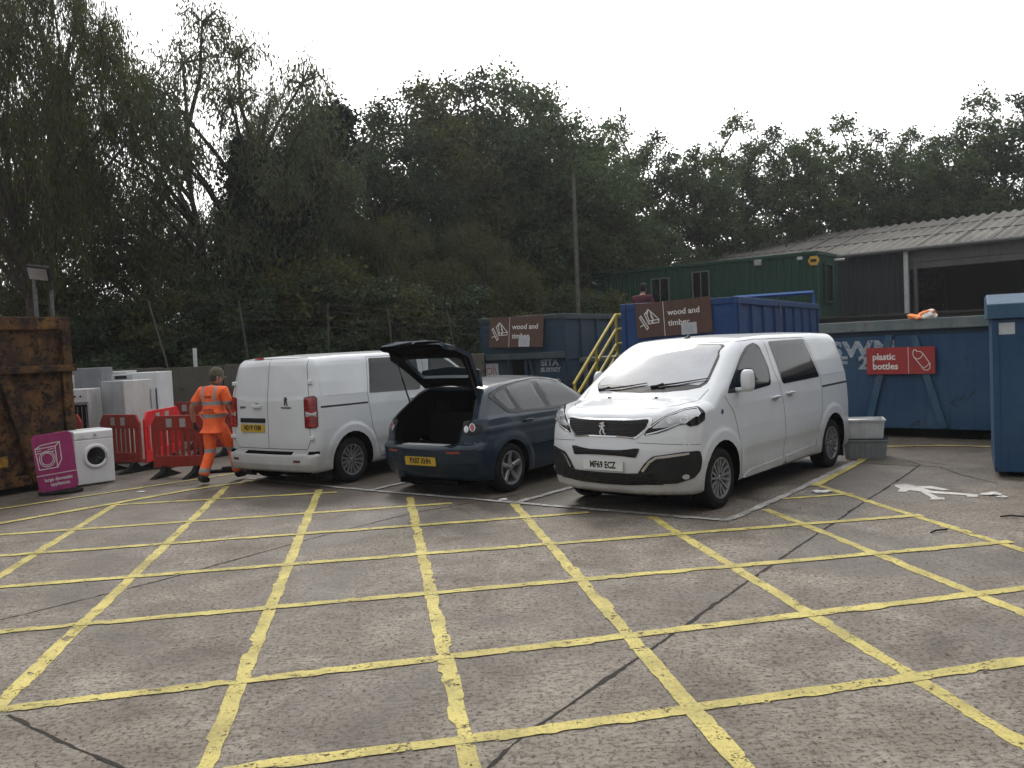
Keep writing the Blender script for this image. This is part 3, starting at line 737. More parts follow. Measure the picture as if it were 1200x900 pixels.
    ub = MB(); ub.box(-3.3, .5, -.5, .5, .15, .22); ub.build('underbody', M['dark'], t)
    ex = MB(); ex.tube([(-3.1, .45, .24), (-3.38, .45, .24)], .028, 12); ex.build('exhaust', M['darkalloy'], t, smooth=40)
    # tailgate, swung up about the hinge line at the rear of the roof
    hinge = Matrix.Translation((-2.70, 0, 1.405))
    ang = R_(TG_ANG)
    T = hinge @ Matrix.Rotation(ang, 4, 'Y') @ hinge.inverted()
    tgp = [(-.52, .675), (.52, .675), (.57, .72), (.585, .86), (.70, .99), (.62, 1.12), (.53, 1.29), (.46, 1.365), (.0, 1.375), (-.46, 1.365), (-.53, 1.29), (-.62, 1.12), (-.70, .99), (-.585, .86), (-.57, .72)]
    gl = round_poly([(-.50, 1.06), (.50, 1.06), (.46, 1.20), (.41, 1.29), (0, 1.305), (-.41, 1.29), (-.46, 1.20)], .04, 4)
    tg = B.patch('tailgate', 'B', round_poly(tgp, .03, 3), M['blue_paint'], t, .0, .035, holes=[gl], T=T, inner=.055, inmat=M['dark'])
    B.patch('rear_window', 'B', [(p[0]*1.03, 1.185+(p[1]-1.185)*1.06) for p in gl], M['clearglass'], tg, -.004, .05, T=T)
    # inner trim, wiper motor, number plate lamp bar, spoiler, badge
    P, N = B.on('B', [(0, 1.36), (0, 1.085), (0, .90), (0, .72)], 0)
    tr = B.patch('inner_trim', 'B', round_poly([(-.50, .72), (.50, .72), (.56, .98), (.50, 1.02), (-.50, 1.02), (-.56, .98)], .04), M['dark'], tg, -.058, .06, .01, T=T)
    sp_ = MB(); q = Vector(P[0]); n = Vector(N[0])
    prof = [(-2.70, 1.412), (-2.84, 1.408), (-2.94, 1.385), (-2.94, 1.365), (-2.80, 1.355)]
    vs = []; W_ = [-.50, -.42, 0, .42, .50]
    for w_ in W_:
        for (a_, c_) in prof: vs.append(T @ Vector((a_+.05*(w_/.5)**2, w_, c_-.02*(w_/.5)**2)))
    m_ = len(prof); fs = [(i*m_+j, i*m_+(j+1) % m_, (i+1)*m_+(j+1) % m_, (i+1)*m_+j) for i in range(4) for j in range(m_)]+[tuple(range(m_)), tuple(reversed(range(4*m_, 5*m_)))]
    sp_.add(vs, fs); sp_.build('spoiler', M['blue_paint'], tg, smooth=60)
    wm = MB(); P2, N2 = B.on('B', [(0, 1.07)], .02); c_ = T @ Vector(P2[0]-N2[0]*.06); wm.lathe([(.001, .05), (.07, .045), (.08, -.01), (.001, -.01)], 16, Matrix.Translation(c_)); wm.build('wiper_motor', M['dark'], tg)
    wp = MB(); PA, NA = B.on('B', [(.0, 1.075), (-.2, 1.10), (-.40, 1.13)], .02); wp.tube([tuple(T @ Vector(p)) for p in PA], .009, 6); wp.build('rear_wiper', M['blackplastic'], tg)
    for sg in (1, -1):
        A = Vector((-2.93, sg*.60, 1.16)); P3, N3 = B.on('B', [(sg*.60, .985)], -.03); Bp = T @ Vector(P3[0])
        st = MB(); st.tube([A, A+(Bp-A)*.55], .011, 8); st.tube([A+(Bp-A)*.55, Bp], .006, 8); st.build('gas_strut', M['blackplastic'], t)
    return t
M['carglass'] = mat_glass('car_glass', (.012, .015, .016), .05, 1.5, .3, .05)
TG_ANG = 84
# ------------------------------------------------------------------ people
def skinmesh(name, verts, edges, radii, mat, parent, sub=2, root=0):
    me = bpy.data.meshes.new(name); me.from_pydata([tuple(v) for v in verts], edges, [])
    o = bpy.data.objects.new(name, me); COL.objects.link(o)
    md = o.modifiers.new('skin', 'SKIN'); md.use_smooth_shade = True
    for i, r in enumerate(radii):
        sv = me.skin_vertices[0].data[i]; sv.radius = r if isinstance(r, tuple) else (r, r); sv.use_root = (i == root)
    ss = o.modifiers.new('s', 'SUBSURF'); ss.levels = sub; ss.render_levels = sub
    dg = bpy.context.evaluated_depsgraph_get(); m2 = bpy.data.meshes.new_from_object(o.evaluated_get(dg))
    bpy.data.objects.remove(o); m2.name = name; m2.materials.clear()
    m2.polygons.foreach_set('use_smooth', [True]*len(m2.polygons))
    return new_obj(name, m2, parent, [mat])
def mat_skin():
    m, nt, b = newmat('skin'); n = noise(nt, coord(nt), 25)
    link(nt, ramp(nt, n, [(.3, (.30, .16, .11)), (.7, (.38, .21, .15))]), b.inputs['Base Color']); b.inputs['Roughness'].default_value = .55; return m
def mat_hivis(name, zs, straps=None):
    """orange cloth with grey reflective tape at given heights (object space)"""
    m, nt, b = newmat(name); v = coord(nt); sp = nt.nodes.new('ShaderNodeSeparateXYZ'); link(nt, v, sp.inputs[0])
    f = None
    def band(sock, c, h):
        d = math_n(nt, 'ABSOLUTE', math_n(nt, 'SUBTRACT', sock, c)); return math_n(nt, 'LESS_THAN', d, h)
    for c, h in zs:
        q = band(sp.outputs[2], c, h); f = q if f is None else math_n(nt, 'MAXIMUM', f, q)
    if straps:
        ax = math_n(nt, 'ABSOLUTE', sp.outputs[0]); q = band(ax, straps[0], straps[1])
        q = math_n(nt, 'MULTIPLY', q, math_n(nt, 'GREATER_THAN', sp.outputs[2], straps[2])); f = math_n(nt, 'MAXIMUM', f, q)
    n = noise(nt, v, 9, 6)
    oc = ramp(nt, n, [(.3, (.80, .10, .02)), (.7, (.95, .17, .045))])
    link(nt, mixc(nt, f, oc, (.26, .26, .26)), b.inputs['Base Color'])
    b.inputs['Roughness'].default_value = .8
    bump(nt, b, noise(nt, v, 14, 3, .5, 1.0), .5, .03)
    return m
M['skin'] = mat_skin()
def hand(name, mat, parent, wrist, direction, palmn, size=.19, curl=.5):
    """palm plus four fingers and a thumb, each finger its own tapered chain"""
    d = Vector(direction).normalized(); n = Vector(palmn); n = (n-d*n.dot(d)).normalized(); sdv = d.cross(n); w = Vector(wrist)
    L = size; mb = MB()
    vs = []; rings = [(0, .026, .018), (.03, .036, .019), (.07, .042, .018), (.095, .040, .014)]
    for h, a, c in rings:
        for k in range(10):
            t = 2*math.pi*k/10; vs.append(w+d*h*L/.19+sdv*a*math.cos(t)+n*c*math.sin(t))
    mb.add(vs, [(i*10+k, i*10+(k+1) % 10, (i+1)*10+(k+1) % 10, (i+1)*10+k) for i in range(3) for k in range(10)]+[tuple(reversed(range(10))), tuple(range(30, 40))])
    for j, (o, ln) in enumerate(((-.031, .062), (-.011, .078), (.010, .083), (.030, .075))):
        p = w+d*.092+sdv*o; dd = d.copy(); pts = [p-d*.02, p]
        for s in range(3):
            a = curl*(.5+.35*s); dd = (dd*math.cos(a*.6)+n*math.sin(a*.6)).normalized(); p = p+dd*ln/3; pts.append(p)
        mb.tube(pts, [.0095, .0095, .009, .008, .006], 8)
    p = w+d*.03+sdv*.034; dd = (d*.55+sdv*.75+n*.25).normalized(); pts = [w+d*.02+sdv*.015, p]
    for s in range(2): p = p+dd*.034; dd = (dd+d*.35).normalized(); pts.append(p)
    mb.tube(pts, [.013, .012, .010, .007], 8)
    return mb.build(name, mat, parent, smooth=60)
def head(parent, c, yaw, pitch, cap=None, hair=None):
    """c: centre of head; facing +y rotated by yaw"""
    T = Matrix.Translation(c) @ Matrix.Rotation(yaw, 4, 'Z') @ Matrix.Rotation(pitch, 4, 'X')
    bm = bmesh.new(); bmesh.ops.create_uvsphere(bm, u_segments=28, v_segments=20, radius=1)
    for v in bm.verts:
        x, y, z = v.co
        wx = .076*(1-.22*max(0, -z)); wy = .096; wz = .118
        X = x*wx; Y = y*wy+.006*z; Z = z*wz
        if z < -.3: Y = Y+.012*(-z-.3); X *= 1-.12*(-z-.3)
        if y > .55:                                         # face
            f = (y-.55)/.45
            Y += .022*f*math.exp(-(x/.20)**2)*math.exp(-((z+.12)/.18)**2)      # nose
            Y -= .010*math.exp(-((abs(x)-.36)/.17)**2)*math.exp(-((z-.06)/.12)**2)  # eye sockets
            Y += .007*math.exp(-((z-.26)/.10)**2)                               # brow
            Y += .006*math.exp(-(x/.35)**2)*math.exp(-((z+.50)/.09)**2)         # lips
            Y += .008*math.exp(-(x/.35)**2)*math.exp(-((z+.85)/.12)**2)         # chin
        v.co = Vector((X, Y, Z))
    bmesh.ops.transform(bm, matrix=T, verts=bm.verts)
    me = bpy.data.meshes.new('head'); bm.to_mesh(me); bm.free(); me.polygons.foreach_set('use_smooth', [True]*len(me.polygons))
    h = new_obj('head', me, parent, [M['skin']])
    for sg in (1, -1):
        e = MB(); e.lathe([(.001, .012), (.013, .012), (.020, .004), (.016, -.006), (.008, -.010), (.001, -.008)], 12, T @ Matrix.Translation((sg*.077, -.004, -.01)) @ Matrix.Rotation(sg*math.pi/2, 4, 'Y') @ Matrix.Diagonal((1.5, .8, 1, 1))); e.build('ear', M['skin'], h, smooth=60)
        e = MB(); e.lathe([(.001, .009), (.006, .006), (.009, 0)], 10, T @ Matrix.Translation((sg*.030, .083, .008)) @ Matrix.Rotation(-math.pi/2, 4, 'X')); e.build('eye', M['ink'], h, smooth=60)
    hm = hair or M['hairmat']
    if hm is not None:
        bm = bmesh.new(); bmesh.ops.create_uvsphere(bm, u_segments=24, v_segments=16, radius=1)
        kill = [v for v in bm.verts if (v.co.z < -.25 and v.co.y > -.2) or v.co.y > .45 and v.co.z < .45 or v.co.z < -.62]
        bmesh.ops.delete(bm, geom=kill, context='VERTS')
        for v in bm.verts: v.co = Vector((v.co.x*.081, v.co.y*.101, v.co.z*.123))
        bmesh.ops.transform(bm, matrix=T, verts=bm.verts)
        me = bpy.data.meshes.new('hair'); bm.to_mesh(me); bm.free(); me.polygons.foreach_set('use_smooth', [True]*len(me.polygons)); new_obj('hair', me, h, [hm])
    if cap:
        mb = MB(); N = 24
        prof = [(1.0, .02), (1.02, .045), (.97, .085), (.78, .125), (.45, .148), (.001, .155)]
        vs = []
        for (r, z) in prof:
            for k in range(N):
                t = 2*math.pi*k/N; vs.append(T @ Vector((.086*r*math.cos(t), .106*r*math.sin(t), z)))
        mb.add(vs, [(i*N+k, i*N+(k+1) % N, (i+1)*N+(k+1) % N, (i+1)*N+k) for i in range(len(prof)-1) for k in range(N)])
        co = mb.build('cap', cap, h, smooth=50)
        br = MB(); vs = []
        for j, yy in enumerate((0, .5, 1)):
            for k in range(11):
                t = math.pi*(.12+.76*k/10); rr = 1.0+yy*.62*math.sin(t)
                for dz in (0, -.006): vs.append(T @ Vector((.088*math.cos(t)*(1+.05*yy), .106*math.sin(t)*rr, .030-.022*yy+dz)))
        fs = []
        for j in range(2):
            for k in range(10):
                a = (j*11+k)*2; b_ = a+2; c_ = a+22; d_ = c_+2
                fs += [(a, b_, d_, c_), (a+1, c_+1, d_+1, b_+1)]
        for k in range(10): a = (22+k)*2; fs.append((a, a+2, a+3, a+1))
        br.add(vs, fs); br.build('cap_brim', cap, co, smooth=50)
    return h
M['hairmat'] = mat_basic('grey_hair', (.045, .04, .035), .9, scale=60, var=.4)
def make_person(label, loc, rz, pose, shirt, trousers, boots, cap, glove, texts=None, group=None):
    t = thing('person', label, 'person', loc, rz, group)
    J = pose
    names = ['pelvis', 'waist', 'chest', 'neck', 'skull', 'shL', 'elL', 'wrL', 'shR', 'elR', 'wrR', 'hipL', 'knL', 'anL', 'hipR', 'knR', 'anR', 'toeL', 'toeR', 'upch']
    ix = {n: i for i, n in enumerate(names)}
    E = [('pelvis', 'waist'), ('waist', 'chest'), ('chest', 'upch'), ('upch', 'neck'), ('neck', 'skull'), ('upch', 'shL'), ('shL', 'elL'), ('elL', 'wrL'), ('upch', 'shR'), ('shR', 'elR'), ('elR', 'wrR'),
         ('pelvis', 'hipL'), ('hipL', 'knL'), ('knL', 'anL'), ('anL', 'toeL'), ('pelvis', 'hipR'), ('hipR', 'knR'), ('knR', 'anR'), ('anR', 'toeR')]
    rad = dict(pelvis=(.12, .10), waist=(.12, .09), chest=(.135, .10), upch=(.12, .085), neck=.052, skull=.055, shL=.062, elL=.042, wrL=.028, shR=.062, elR=.042, wrR=.028, hipL=.085, knL=.058, anL=.04, hipR=.085, knR=.058, anR=.04, toeL=.03, toeR=.03)
    skinmesh('body', [J[n] for n in names], [(ix[a], ix[b]) for a, b in E], [rad[n] for n in names], M['skin'], t)
    # shirt: torso and short sleeves
    def lerp(a, b, k): return Vector(J[a]).lerp(Vector(J[b]), k)
    hem = Vector(J['pelvis'])+Vector((0, 0, -.13)); sv = [hem, J['pelvis'], J['waist'], J['chest'], J['upch'], lerp('upch', 'neck', .75), J['shL'], lerp('shL', 'elL', .55), lerp('shL', 'elL', .98 if pose.get('long') else .80), J['shR'], lerp('shR', 'elR', .55), lerp('shR', 'elR', .98 if pose.get('long') else .80)]
    se = [(1, 0), (1, 2), (2, 3), (3, 4), (4, 5), (4, 6), (6, 7), (7, 8), (4, 9), (9, 10), (10, 11)]
    sr = [(.160, .135), (.168, .138), (.176, .135), (.190, .140), (.165, .118), (.078, .072), (.092, .09), (.082, .08), (.088, .085), (.092, .09), (.082, .08), (.088, .085)]
    sh = skinmesh('shirt', sv, se, sr, shirt, t, 2, 1)
    if pose.get('long'):
        for a, b in (('elL', 'wrL'), ('elR', 'wrR')): skinmesh('sleeve', [J[a], J[b]], [(0, 1)], [.065, .045], shirt, t, 2)
    tv = [J['waist'], J['pelvis'], J['hipL'], lerp('hipL', 'knL', .5), J['knL'], lerp('knL', 'anL', .5), lerp('knL', 'anL', .95), J['hipR'], lerp('hipR', 'knR', .5), J['knR'], lerp('knR', 'anR', .5), lerp('knR', 'anR', .95)]
    te = [(0, 1), (1, 2), (2, 3), (3, 4), (4, 5), (5, 6), (1, 7), (7, 8), (8, 9), (9, 10), (10, 11)]
    tr = [(.150, .125), (.155, .13), .108, .100, .086, .082, .088, .108, .100, .086, .082, .088]
    skinmesh('trousers', tv, te, tr, trousers, t, 2, 1)
    for s in 'LR':
        a, b = Vector(J['an'+s]), Vector(J['toe'+s]); d = (b-a).normalized()
        heel = a-Vector((d.x, d.y, 0))*.05+Vector((0, 0, -.045 if pose.get('lift', '') != s else -.01)); 
        skinmesh('boot', [a+Vector((0, 0, .07)), a, heel, a.lerp(b, .6), b], [(0, 1), (1, 2), (1, 3), (3, 4)], [.058, .056, .042, .048, .040], boots, t, 2, 1)
    for s, sg in (('L', -1), ('R', 1)):
        d = (Vector(J['wr'+s])-Vector(J['el'+s])).normalized()
        hand('glove' if glove else 'hand', glove or M['skin'], t, Vector(J['wr'+s])-d*.01, d+Vector((0, .15, 0)), (-sg, .3, 0), curl=.9)
    head(t, Vector(J['skull'])+Vector((0, .02, .05)), pose.get('yaw', 0), pose.get('pitch', 0), cap, pose.get('hair'))
    if texts:
        for s, z, size in texts:
            ob = [o for o in COL.objects if o.parent is t and o.name.startswith('shirt')][0]
            me = ob.data; co = [v.co for v in me.vertices]
            T = frame((.0, 0, z), (1, 0, 0), (0, 0, 1))
            cu = text('shirt_lettering', s, size, M['ink'], ob, T, 0, .001, 1.0)
            from mathutils.bvhtree import BVHTree
            bv = BVHTree.FromPolygons([v.co for v in me.vertices], [tuple(p.vertices) for p in me.polygons])
            for v in cu.data.vertices:
                h = bv.ray_cast(Vector((v.co.x+pose.get('tx', 0), -1, v.co.z)), Vector((0, 1, 0)))
                if h[0] is not None: v.co = h[0]+Vector((0, -.004, 0))
    return t

def make_people():
    hv = mat_hivis('hivis_shirt', [(1.22, .028), (1.03, .028)], (.118, .024, 1.22))
    ht = mat_hivis('hivis_trousers', [(.50, .03), (.22, .03)])
    capm = mat_basic('khaki_cap', (.085, .080, .055), .95, scale=30, var=.35)
    pose = dict(pelvis=(0, 0, .93), waist=(0, .015, 1.06), chest=(0, .03, 1.24), upch=(0, .02, 1.38), neck=(0, .05, 1.49), skull=(0.01, .08, 1.56),
                shL=(-.205, .02, 1.40), elL=(-.37, -.06, 1.15), wrL=(-.41, .02, .92), shR=(.20, .03, 1.40), elR=(.27, .08, 1.13), wrR=(.22, .28, 1.02),
                hipL=(-.09, -.01, .86), knL=(-.10, .0, .48), anL=(-.10, -.20, .10), toeL=(-.11, -.06, .045),
                hipR=(.09, .02, .86), knR=(.10, .26, .50), anR=(.11, .34, .10), toeR=(.13, .49, .07), yaw=-.55, pitch=-.15)
    p = G(255, 566)
    make_person('person in orange hi-vis shirt and trousers with khaki cap walking behind the white van', p, R_(-24), pose, hv, ht,
                mat_basic('black_boot', (.02, .02, .02), .7), capm, mat_basic('black_glove', (.02, .02, .022), .8),
                [('suez', 1.325, .075), ('recycling', 1.125, .06)])
    # pink and white bag he carries
    d = Vector((math.sin(R_(24)), math.cos(R_(24)), 0)); r = Vector((d.y, -d.x, 0))
    bp = p+d*.34+r*.16
    bg = mat_basic('bag_pink', (.6, .25, .5), .5, scale=22, var=.9)
    nt = bg.node_tree; b = nt.nodes['Principled BSDF']; n = noise(nt, coord(nt), 16, 3, .5, 1.5)
    link(nt, ramp(nt, n, [(.44, (.45, .12, .38)), (.5, (.75, .7, .78)), (.56, (.5, .18, .42))]), b.inputs['Base Color'])
    t = thing('carrier_bag', 'pink and white patterned bag carried by the orange clad worker', 'bag', (bp.x, bp.y, .45), R_(-42))
    bm = bmesh.new(); bmesh.ops.create_uvsphere(bm, u_segments=24, v_segments=16, radius=1)
    rr = random.Random(3)
    for v in bm.verts:
        z = v.co.z; k = 1-.45*max(0, z); v.co = Vector((v.co.x*.15*k+rr.uniform(-.008, .008), v.co.y*.07*k+rr.uniform(-.008, .008), z*.24+.22))
    me = bpy.data.meshes.new('bag_body'); bm.to_mesh(me); bm.free(); me.polygons.foreach_set('use_smooth', [True]*len(me.polygons)); new_obj('bag_body', me, t, [bg])
    h = MB(); h.tube([(-.05, 0, .42), (-.03, 0, .52), (0, 0, .56), (.03, 0, .52), (.05, 0, .42)], .008, 6); h.build('bag_handle', bg, t)
    # second figure up on the walkway
    pose2 = dict(pelvis=(0, 0, .93), waist=(0, .01, 1.06), chest=(0, .02, 1.24), upch=(0, .02, 1.37), neck=(0, .04, 1.47), skull=(0, .06, 1.54),
                 shL=(-.20, .02, 1.38), elL=(-.27, .05, 1.11), wrL=(-.20, .26, .98), shR=(.20, .02, 1.38), elR=(.27, .05, 1.11), wrR=(.20, .26, .98),
                 hipL=(-.09, 0, .86), knL=(-.10, .02, .48), anL=(-.10, 0, .10), toeL=(-.11, .14, .045),
                 hipR=(.09, 0, .86), knR=(.10, .02, .48), anR=(.10, 0, .10), toeR=(.12, .14, .045), yaw=0, pitch=-.25, long=True, hair=mat_basic('dark_hair', (.012, .01, .01), .9))
    q = PT(752, 338, 20.3)
    make_person('person in a maroon jacket with dark hair standing behind the bright blue container', (q.x, q.y, 1.47), R_(-40), pose2, mat_basic('maroon', (.075, .02, .03), .85), mat_basic('jeans', (.03, .04, .06), .9),
                mat_basic('brown_boot', (.03, .02, .015), .7), mat_basic('dark_beanie', (.012, .012, .014), .9), None)

# ------------------------------------------------------------------ recycling-yard things
def make_barriers():
    red = mat_worn('barrier_red', (.27, .028, .020), (.18, .05, .035), .5, .55, 5, rust=(.10, .03, .02), rust_amt=.66)
    bright = mat_worn('barrier_bright', (.58, .02, .025), (.45, .05, .05), .4, .45, 5, rust=(.25, .02, .02), rust_amt=.7)
    refl = mat_basic('reflector', (.30, .30, .29), .5, scale=20)
    def proto(mat, label):
        t = thing('plastic_barrier', label, 'barrier', (0, 0, 0), 0, None)
        W, H = 1.02, 1.0; mb = MB()
        top = [(-W/2, .60), (-W/2, .86), (-W/2+.09, H), (W/2-.09, H), (W/2, .86), (W/2, .60), (W/2-.05, .60), (W/2-.05, .76), (-W/2+.05, .76), (-W/2+.05, .60)]
        T = frame((0, 0, 0), (1, 0, 0), (0, 0, 1))
        mb.prism(top, -.022, .022, T)
        mb.prism([(-W/2, .60), (-W/2+.05, .60), (-W/2+.05, .34), (W/2-.05, .34), (W/2-.05, .60), (W/2, .60), (W/2, .18), (-W/2, .14)][::1], -.0215, .0215, T)
        n = 8
        for k in range(n):
            x = -W/2+.05+(W-.10)*(k+.5)/n; mb.box(x-.027, x+.027, -.017, .017, .335, .765)
        mb.build('panel', mat, t, bevel=.006, seg=1)
        for x in (-.16, .10):
            r = MB(); r.box(x-.055, x+.055, -.028, -.0225, .81, .95); r.box(x-.055, x+.055, .0225, .028, .81, .95); r.build('reflector', refl, t)
        for x in (-.30, .30):
            f = MB(); vs = []
            f.box(x-.02, x+.02, -.02, .02, .04, .33)
            for sg in (-1, 1):
                f.prism([(0, .20), (sg*.09, .10), (sg*.33, .012), (sg*.33, 0), (0, 0)], -.05, .05, frame((x, 0, 0), (0, 1, 0), (0, 0, 1)))
            f.build('foot', M['rubber'], t, bevel=.008)
        return t
    grp = 'red plastic pedestrian barriers'
    base = proto(red, 'x'); brt = None
    def put(i, p0, p1, label, first=[True], bright_=False, tilt=0):
        c = (p0+p1)/2; a = math.atan2(p1.y-p0.y, p1.x-p0.x)
        if i == 0: o = base; o['label'] = label
        else: o = copy_thing(base, label=label)
        o.location = (c.x, c.y, 0); o.rotation_euler = (0, tilt, a); o['group'] = grp
        return o
    def seg(a, b, ya, yb):
        A = PT(*a, ya); B = PT(*b, yb); return Vector((A.x, A.y, 0)), Vector((B.x, B.y, 0))
    put(0, *seg((113, 500), (170, 500), 15.1, 14.5), 'dull red barrier behind the washing machine, beside the bright red one')
    put(1, *seg((176, 500), (243, 500), 14.0, 13.7), 'dull red barrier just beside the worker in orange')
    put(2, *seg((44, 500), (104, 500), 15.9, 15.3), 'dull red barrier partly hidden by the rusty container')
    put(3, *seg((188, 480), (236, 480), 18.2, 18.0), 'dull red barrier at the back close to the concrete wall')
    put(4, *seg((221, 480), (276, 480), 16.9, 16.4), 'dull red barrier directly behind the worker in orange')
    o = proto(bright, 'bright scarlet barrier turned sideways between two dull red ones'); o['group'] = grp
    a, b = seg((166, 500), (213, 500), 14.6, 16.3); c = (a+b)/2; o.location = (c.x, c.y, .0); o.rotation_euler = (0, 0, math.atan2(b.y-a.y, b.x-a.x))
    o.scale = (1.5, 1.0, 1.03)
    # loose foot on the ground
    p = G(268, 553); mb = MB(); mb.box(-.42, .42, -.07, .07, 0, .05); mb.box(-.10, .10, -.06, .06, .0505, .09)
    o = mb.build('barrier_foot', M['rubber'], None, bevel=.012, loc=p); o.rotation_euler = (0, 0, .1)
    tag(o, 'loose black rubber barrier foot lying by the worker', 'barrier foot')

def door_lines(mb, x0, x1, z0, z1, y, w=.006): pass
def make_appliances():
    white = mat_basic('appliance_white', (.62, .63, .64), .35, scale=3, var=.08)
    dirty = mat_worn('appliance_dirty', (.55, .55, .54), (.34, .33, .30), .6, .5, 3, rust=(.20, .16, .11), rust_amt=.68)
    grey = mat_worn('appliance_grey', (.22, .23, .25), (.16, .16, .17), .6, .5, 3, rust=(.1, .09, .08), rust_amt=.72)
    lgrey = mat_worn('appliance_light_grey', (.36, .38, .40), (.25, .26, .27), .5, .5, 3, rust=(.15, .13, .11), rust_amt=.72)
    # washing machine
    a, b = G(90.5, 571), G(135, 564.5); d = (b-a); w = .59; rz = math.atan2(d.y, d.x)
    t = thing('washing_machine', 'white front loading washing machine standing beside the pink sign', 'washing machine', a, rz)
    H = .86; mb = MB(); mb.box(0, w, .0, .55, .02, .72); mb.build('cabinet', white, t, bevel=.015)
    mb = MB(); mb.prism([(0, .724), (0, .835), (.03, H), (.55, H), (.55, .724)], 0, w, Matrix(((0, 0, 1, 0), (1, 0, 0, 0), (0, 1, 0, 0), (0, 0, 0, 1)))); cp = mb.build('control_panel', white, t, bevel=.008)
    mb = MB(); mb.box(.04, .20, -.004, .01, .74, .748); mb.box(.08, .15, -.004, .01, .775, .781); mb.build('drawer_line', M['greytrim'], cp)
    k = MB(); k.lathe([(.001, .03), (.018, .03), (.022, 0)], 16, Matrix.Translation((w*.53, 0, .785)) @ Matrix.Rotation(math.pi/2, 4, 'X')); k.build('dial', M['greytrim'], cp, smooth=40)
    T = Matrix.Translation((w*.52, 0, .45)) @ Matrix.Rotation(math.pi/2, 4, 'X')
    dr = MB(); dr.lathe([(.135, .012), (.150, .030), (.175, .030), (.192, .018), (.196, -.004)], 40, T); dr.build('door_ring', white, t, smooth=35)
    gl = MB(); gl.lathe([(.001, .002), (.07, .006), (.12, .018), (.137, .016)], 32, T); gl.build('door_glass', M['glass'], t, smooth=50)
    hd = MB(); hd.box(.13, .165, -.05, .05, .028, .036, 0, T); hd.build('door_handle', M['greytrim'], t, bevel=.005)
    kk = MB(); kk.box(w*.5, w*.5+.012, -.003, .0, .03, .13); kk.build('plinth_mark', white, t)
    def fridge(name, label, cat, ax, ay, rz, w, dp, H, mats, z0=0, door=(.0,), black=False):
        t = thing(name, label, cat, (ax, ay, z0), rz)
        mb = MB(); mb.box(0, w, 0, dp, .03, H); mb.build('cabinet', mats[1], t, bevel=.01)
        zs = [.03]+list(door)+[H]; 
        for i in range(len(zs)-1):
            z0_, z1_ = zs[i]+.006, zs[i+1]-.002
            if z1_-z0_ < .05: continue
            m2 = MB(); m2.box(.004, w-.004, -.055, -.006, z0_, z1_); dd = m2.build('door', mats[0], t, bevel=.01)
            h = MB(); h.box(w-.045, w-.025, -.075, -.056, z0_+(z1_-z0_)*.4, z0_+(z1_-z0_)*.8); h.build('handle', M['blackplastic'] if black else M['greytrim'], dd, bevel=.004)
        return t
    p = PT(144, 470, 15.9)
    fridge('fridge_freezer', 'white fridge freezer turned to show its grey side, in front of the row', 'fridge', p.x, p.y, R_(60), .60, .62, 1.56, (dirty, lgrey), 0, (.62,))
    p = PT(158, 460, 17.4); fridge('fridge_freezer', 'tall clean white fridge beside the concrete wall', 'fridge', p.x-.1, p.y, R_(-4), .62, .6, 1.68, (white, white), 0, (), True)
    p = PT(88, 460, 17.2); fridge('fridge_freezer', 'tall dark grey fridge near the rusty container', 'fridge', p.x-.02, p.y, R_(5), .56, .6, 1.82, (grey, grey), 0, (.7,))
    p = PT(81, 460, 16.9); fridge('tall_freezer', 'white freezer mostly hidden behind the rusty container', 'freezer', p.x-.6, p.y+.3, R_(0), .60, .6, 1.70, (white, dirty), 0, (.9,))
    p = PT(122, 450, 18.0); fridge('chest_fridge', 'white cabinet behind the fridges with only its top showing', 'cabinet', p.x, p.y, R_(3), .5, .5, 1.72, (white, white))
    # cooker on a low cabinet
    p = PT(84, 480, 16.0)
    fridge('under_counter_fridge', 'low white fridge underneath the cooker', 'fridge', p.x-.25, p.y, 0, .58, .5, .58, (dirty, white))
    t = thing('cooker', 'small white cooker with dark grill stacked on a low fridge', 'cooker', (p.x-.25, p.y, .585), 0)
    mb = MB(); mb.box(0, .58, 0, .5, 0, .85); mb.build('cabinet', dirty, t, bevel=.01)
    mb = MB(); mb.box(.03, .55, -.02, -.002, .05, .56); dd = mb.build('oven_door', M['glass'], t, bevel=.006)
    mb = MB(); [mb.box(.05+.08*k, .056+.08*k, -.026, -.021, .08, .52) for k in range(7)]; mb.build('grill_bars', M['greytrim'], dd)
    mb = MB(); mb.box(.0, .58, -.03, -.002, .60, .85); cpn = mb.build('control_panel', white, t, bevel=.006)
    for k in range(4): kb = MB(); kb.lathe([(.001, .02), (.016, .02), (.018, 0)], 12, Matrix.Translation((.12+.11*k, -.03, .72)) @ Matrix.Rotation(math.pi/2, 4, 'X')); kb.build('knob', M['blackplastic'], cpn, smooth=40)
    # microwave on top of the front fridge
    p = PT(137, 443, 16.4)
    t = thing('microwave', 'flat grey metal box lying on top of the front fridge', 'metal box', (p.x-.12, p.y+.1, 1.563), R_(30))
    mb = MB(); mb.box(0, .34, 0, .34, 0, .10); mb.build('case', lgrey, t, bevel=.008); mb = MB(); mb.box(.03, .24, -.006, -.001, .02, .08); mb.build('vent', M['blackplastic'], t)

    # leaning pink sign
    A, B_ = G(44.5, 581), G(87, 576); d = (B_-A); rz = math.atan2(d.y, d.x); w = .53; h = .86
    t = thing('leaning_sign', 'magenta large domestic appliances sign leaning against the rusty container', 'sign', A, rz)
    pm = mat_worn('magenta', (.31, .035, .145), (.36, .07, .19), .5, .5, 4, rust=(.2, .03, .1), rust_amt=.8)
    L = Matrix.Translation((.02, -.02, .035)) @ Matrix.Rotation(R_(-4.5), 4, 'Y') @ Matrix.Rotation(R_(6), 4, 'X') @ Matrix.Rotation(math.pi/2, 4, 'X')
    Lf = L @ Matrix.Translation((0, 0, .0))
    mb = MB(); mb.prism(round_poly(rect(0, w, 0, h), .075), -.012, .012, L); pn = mb.build('panel', pm, t)
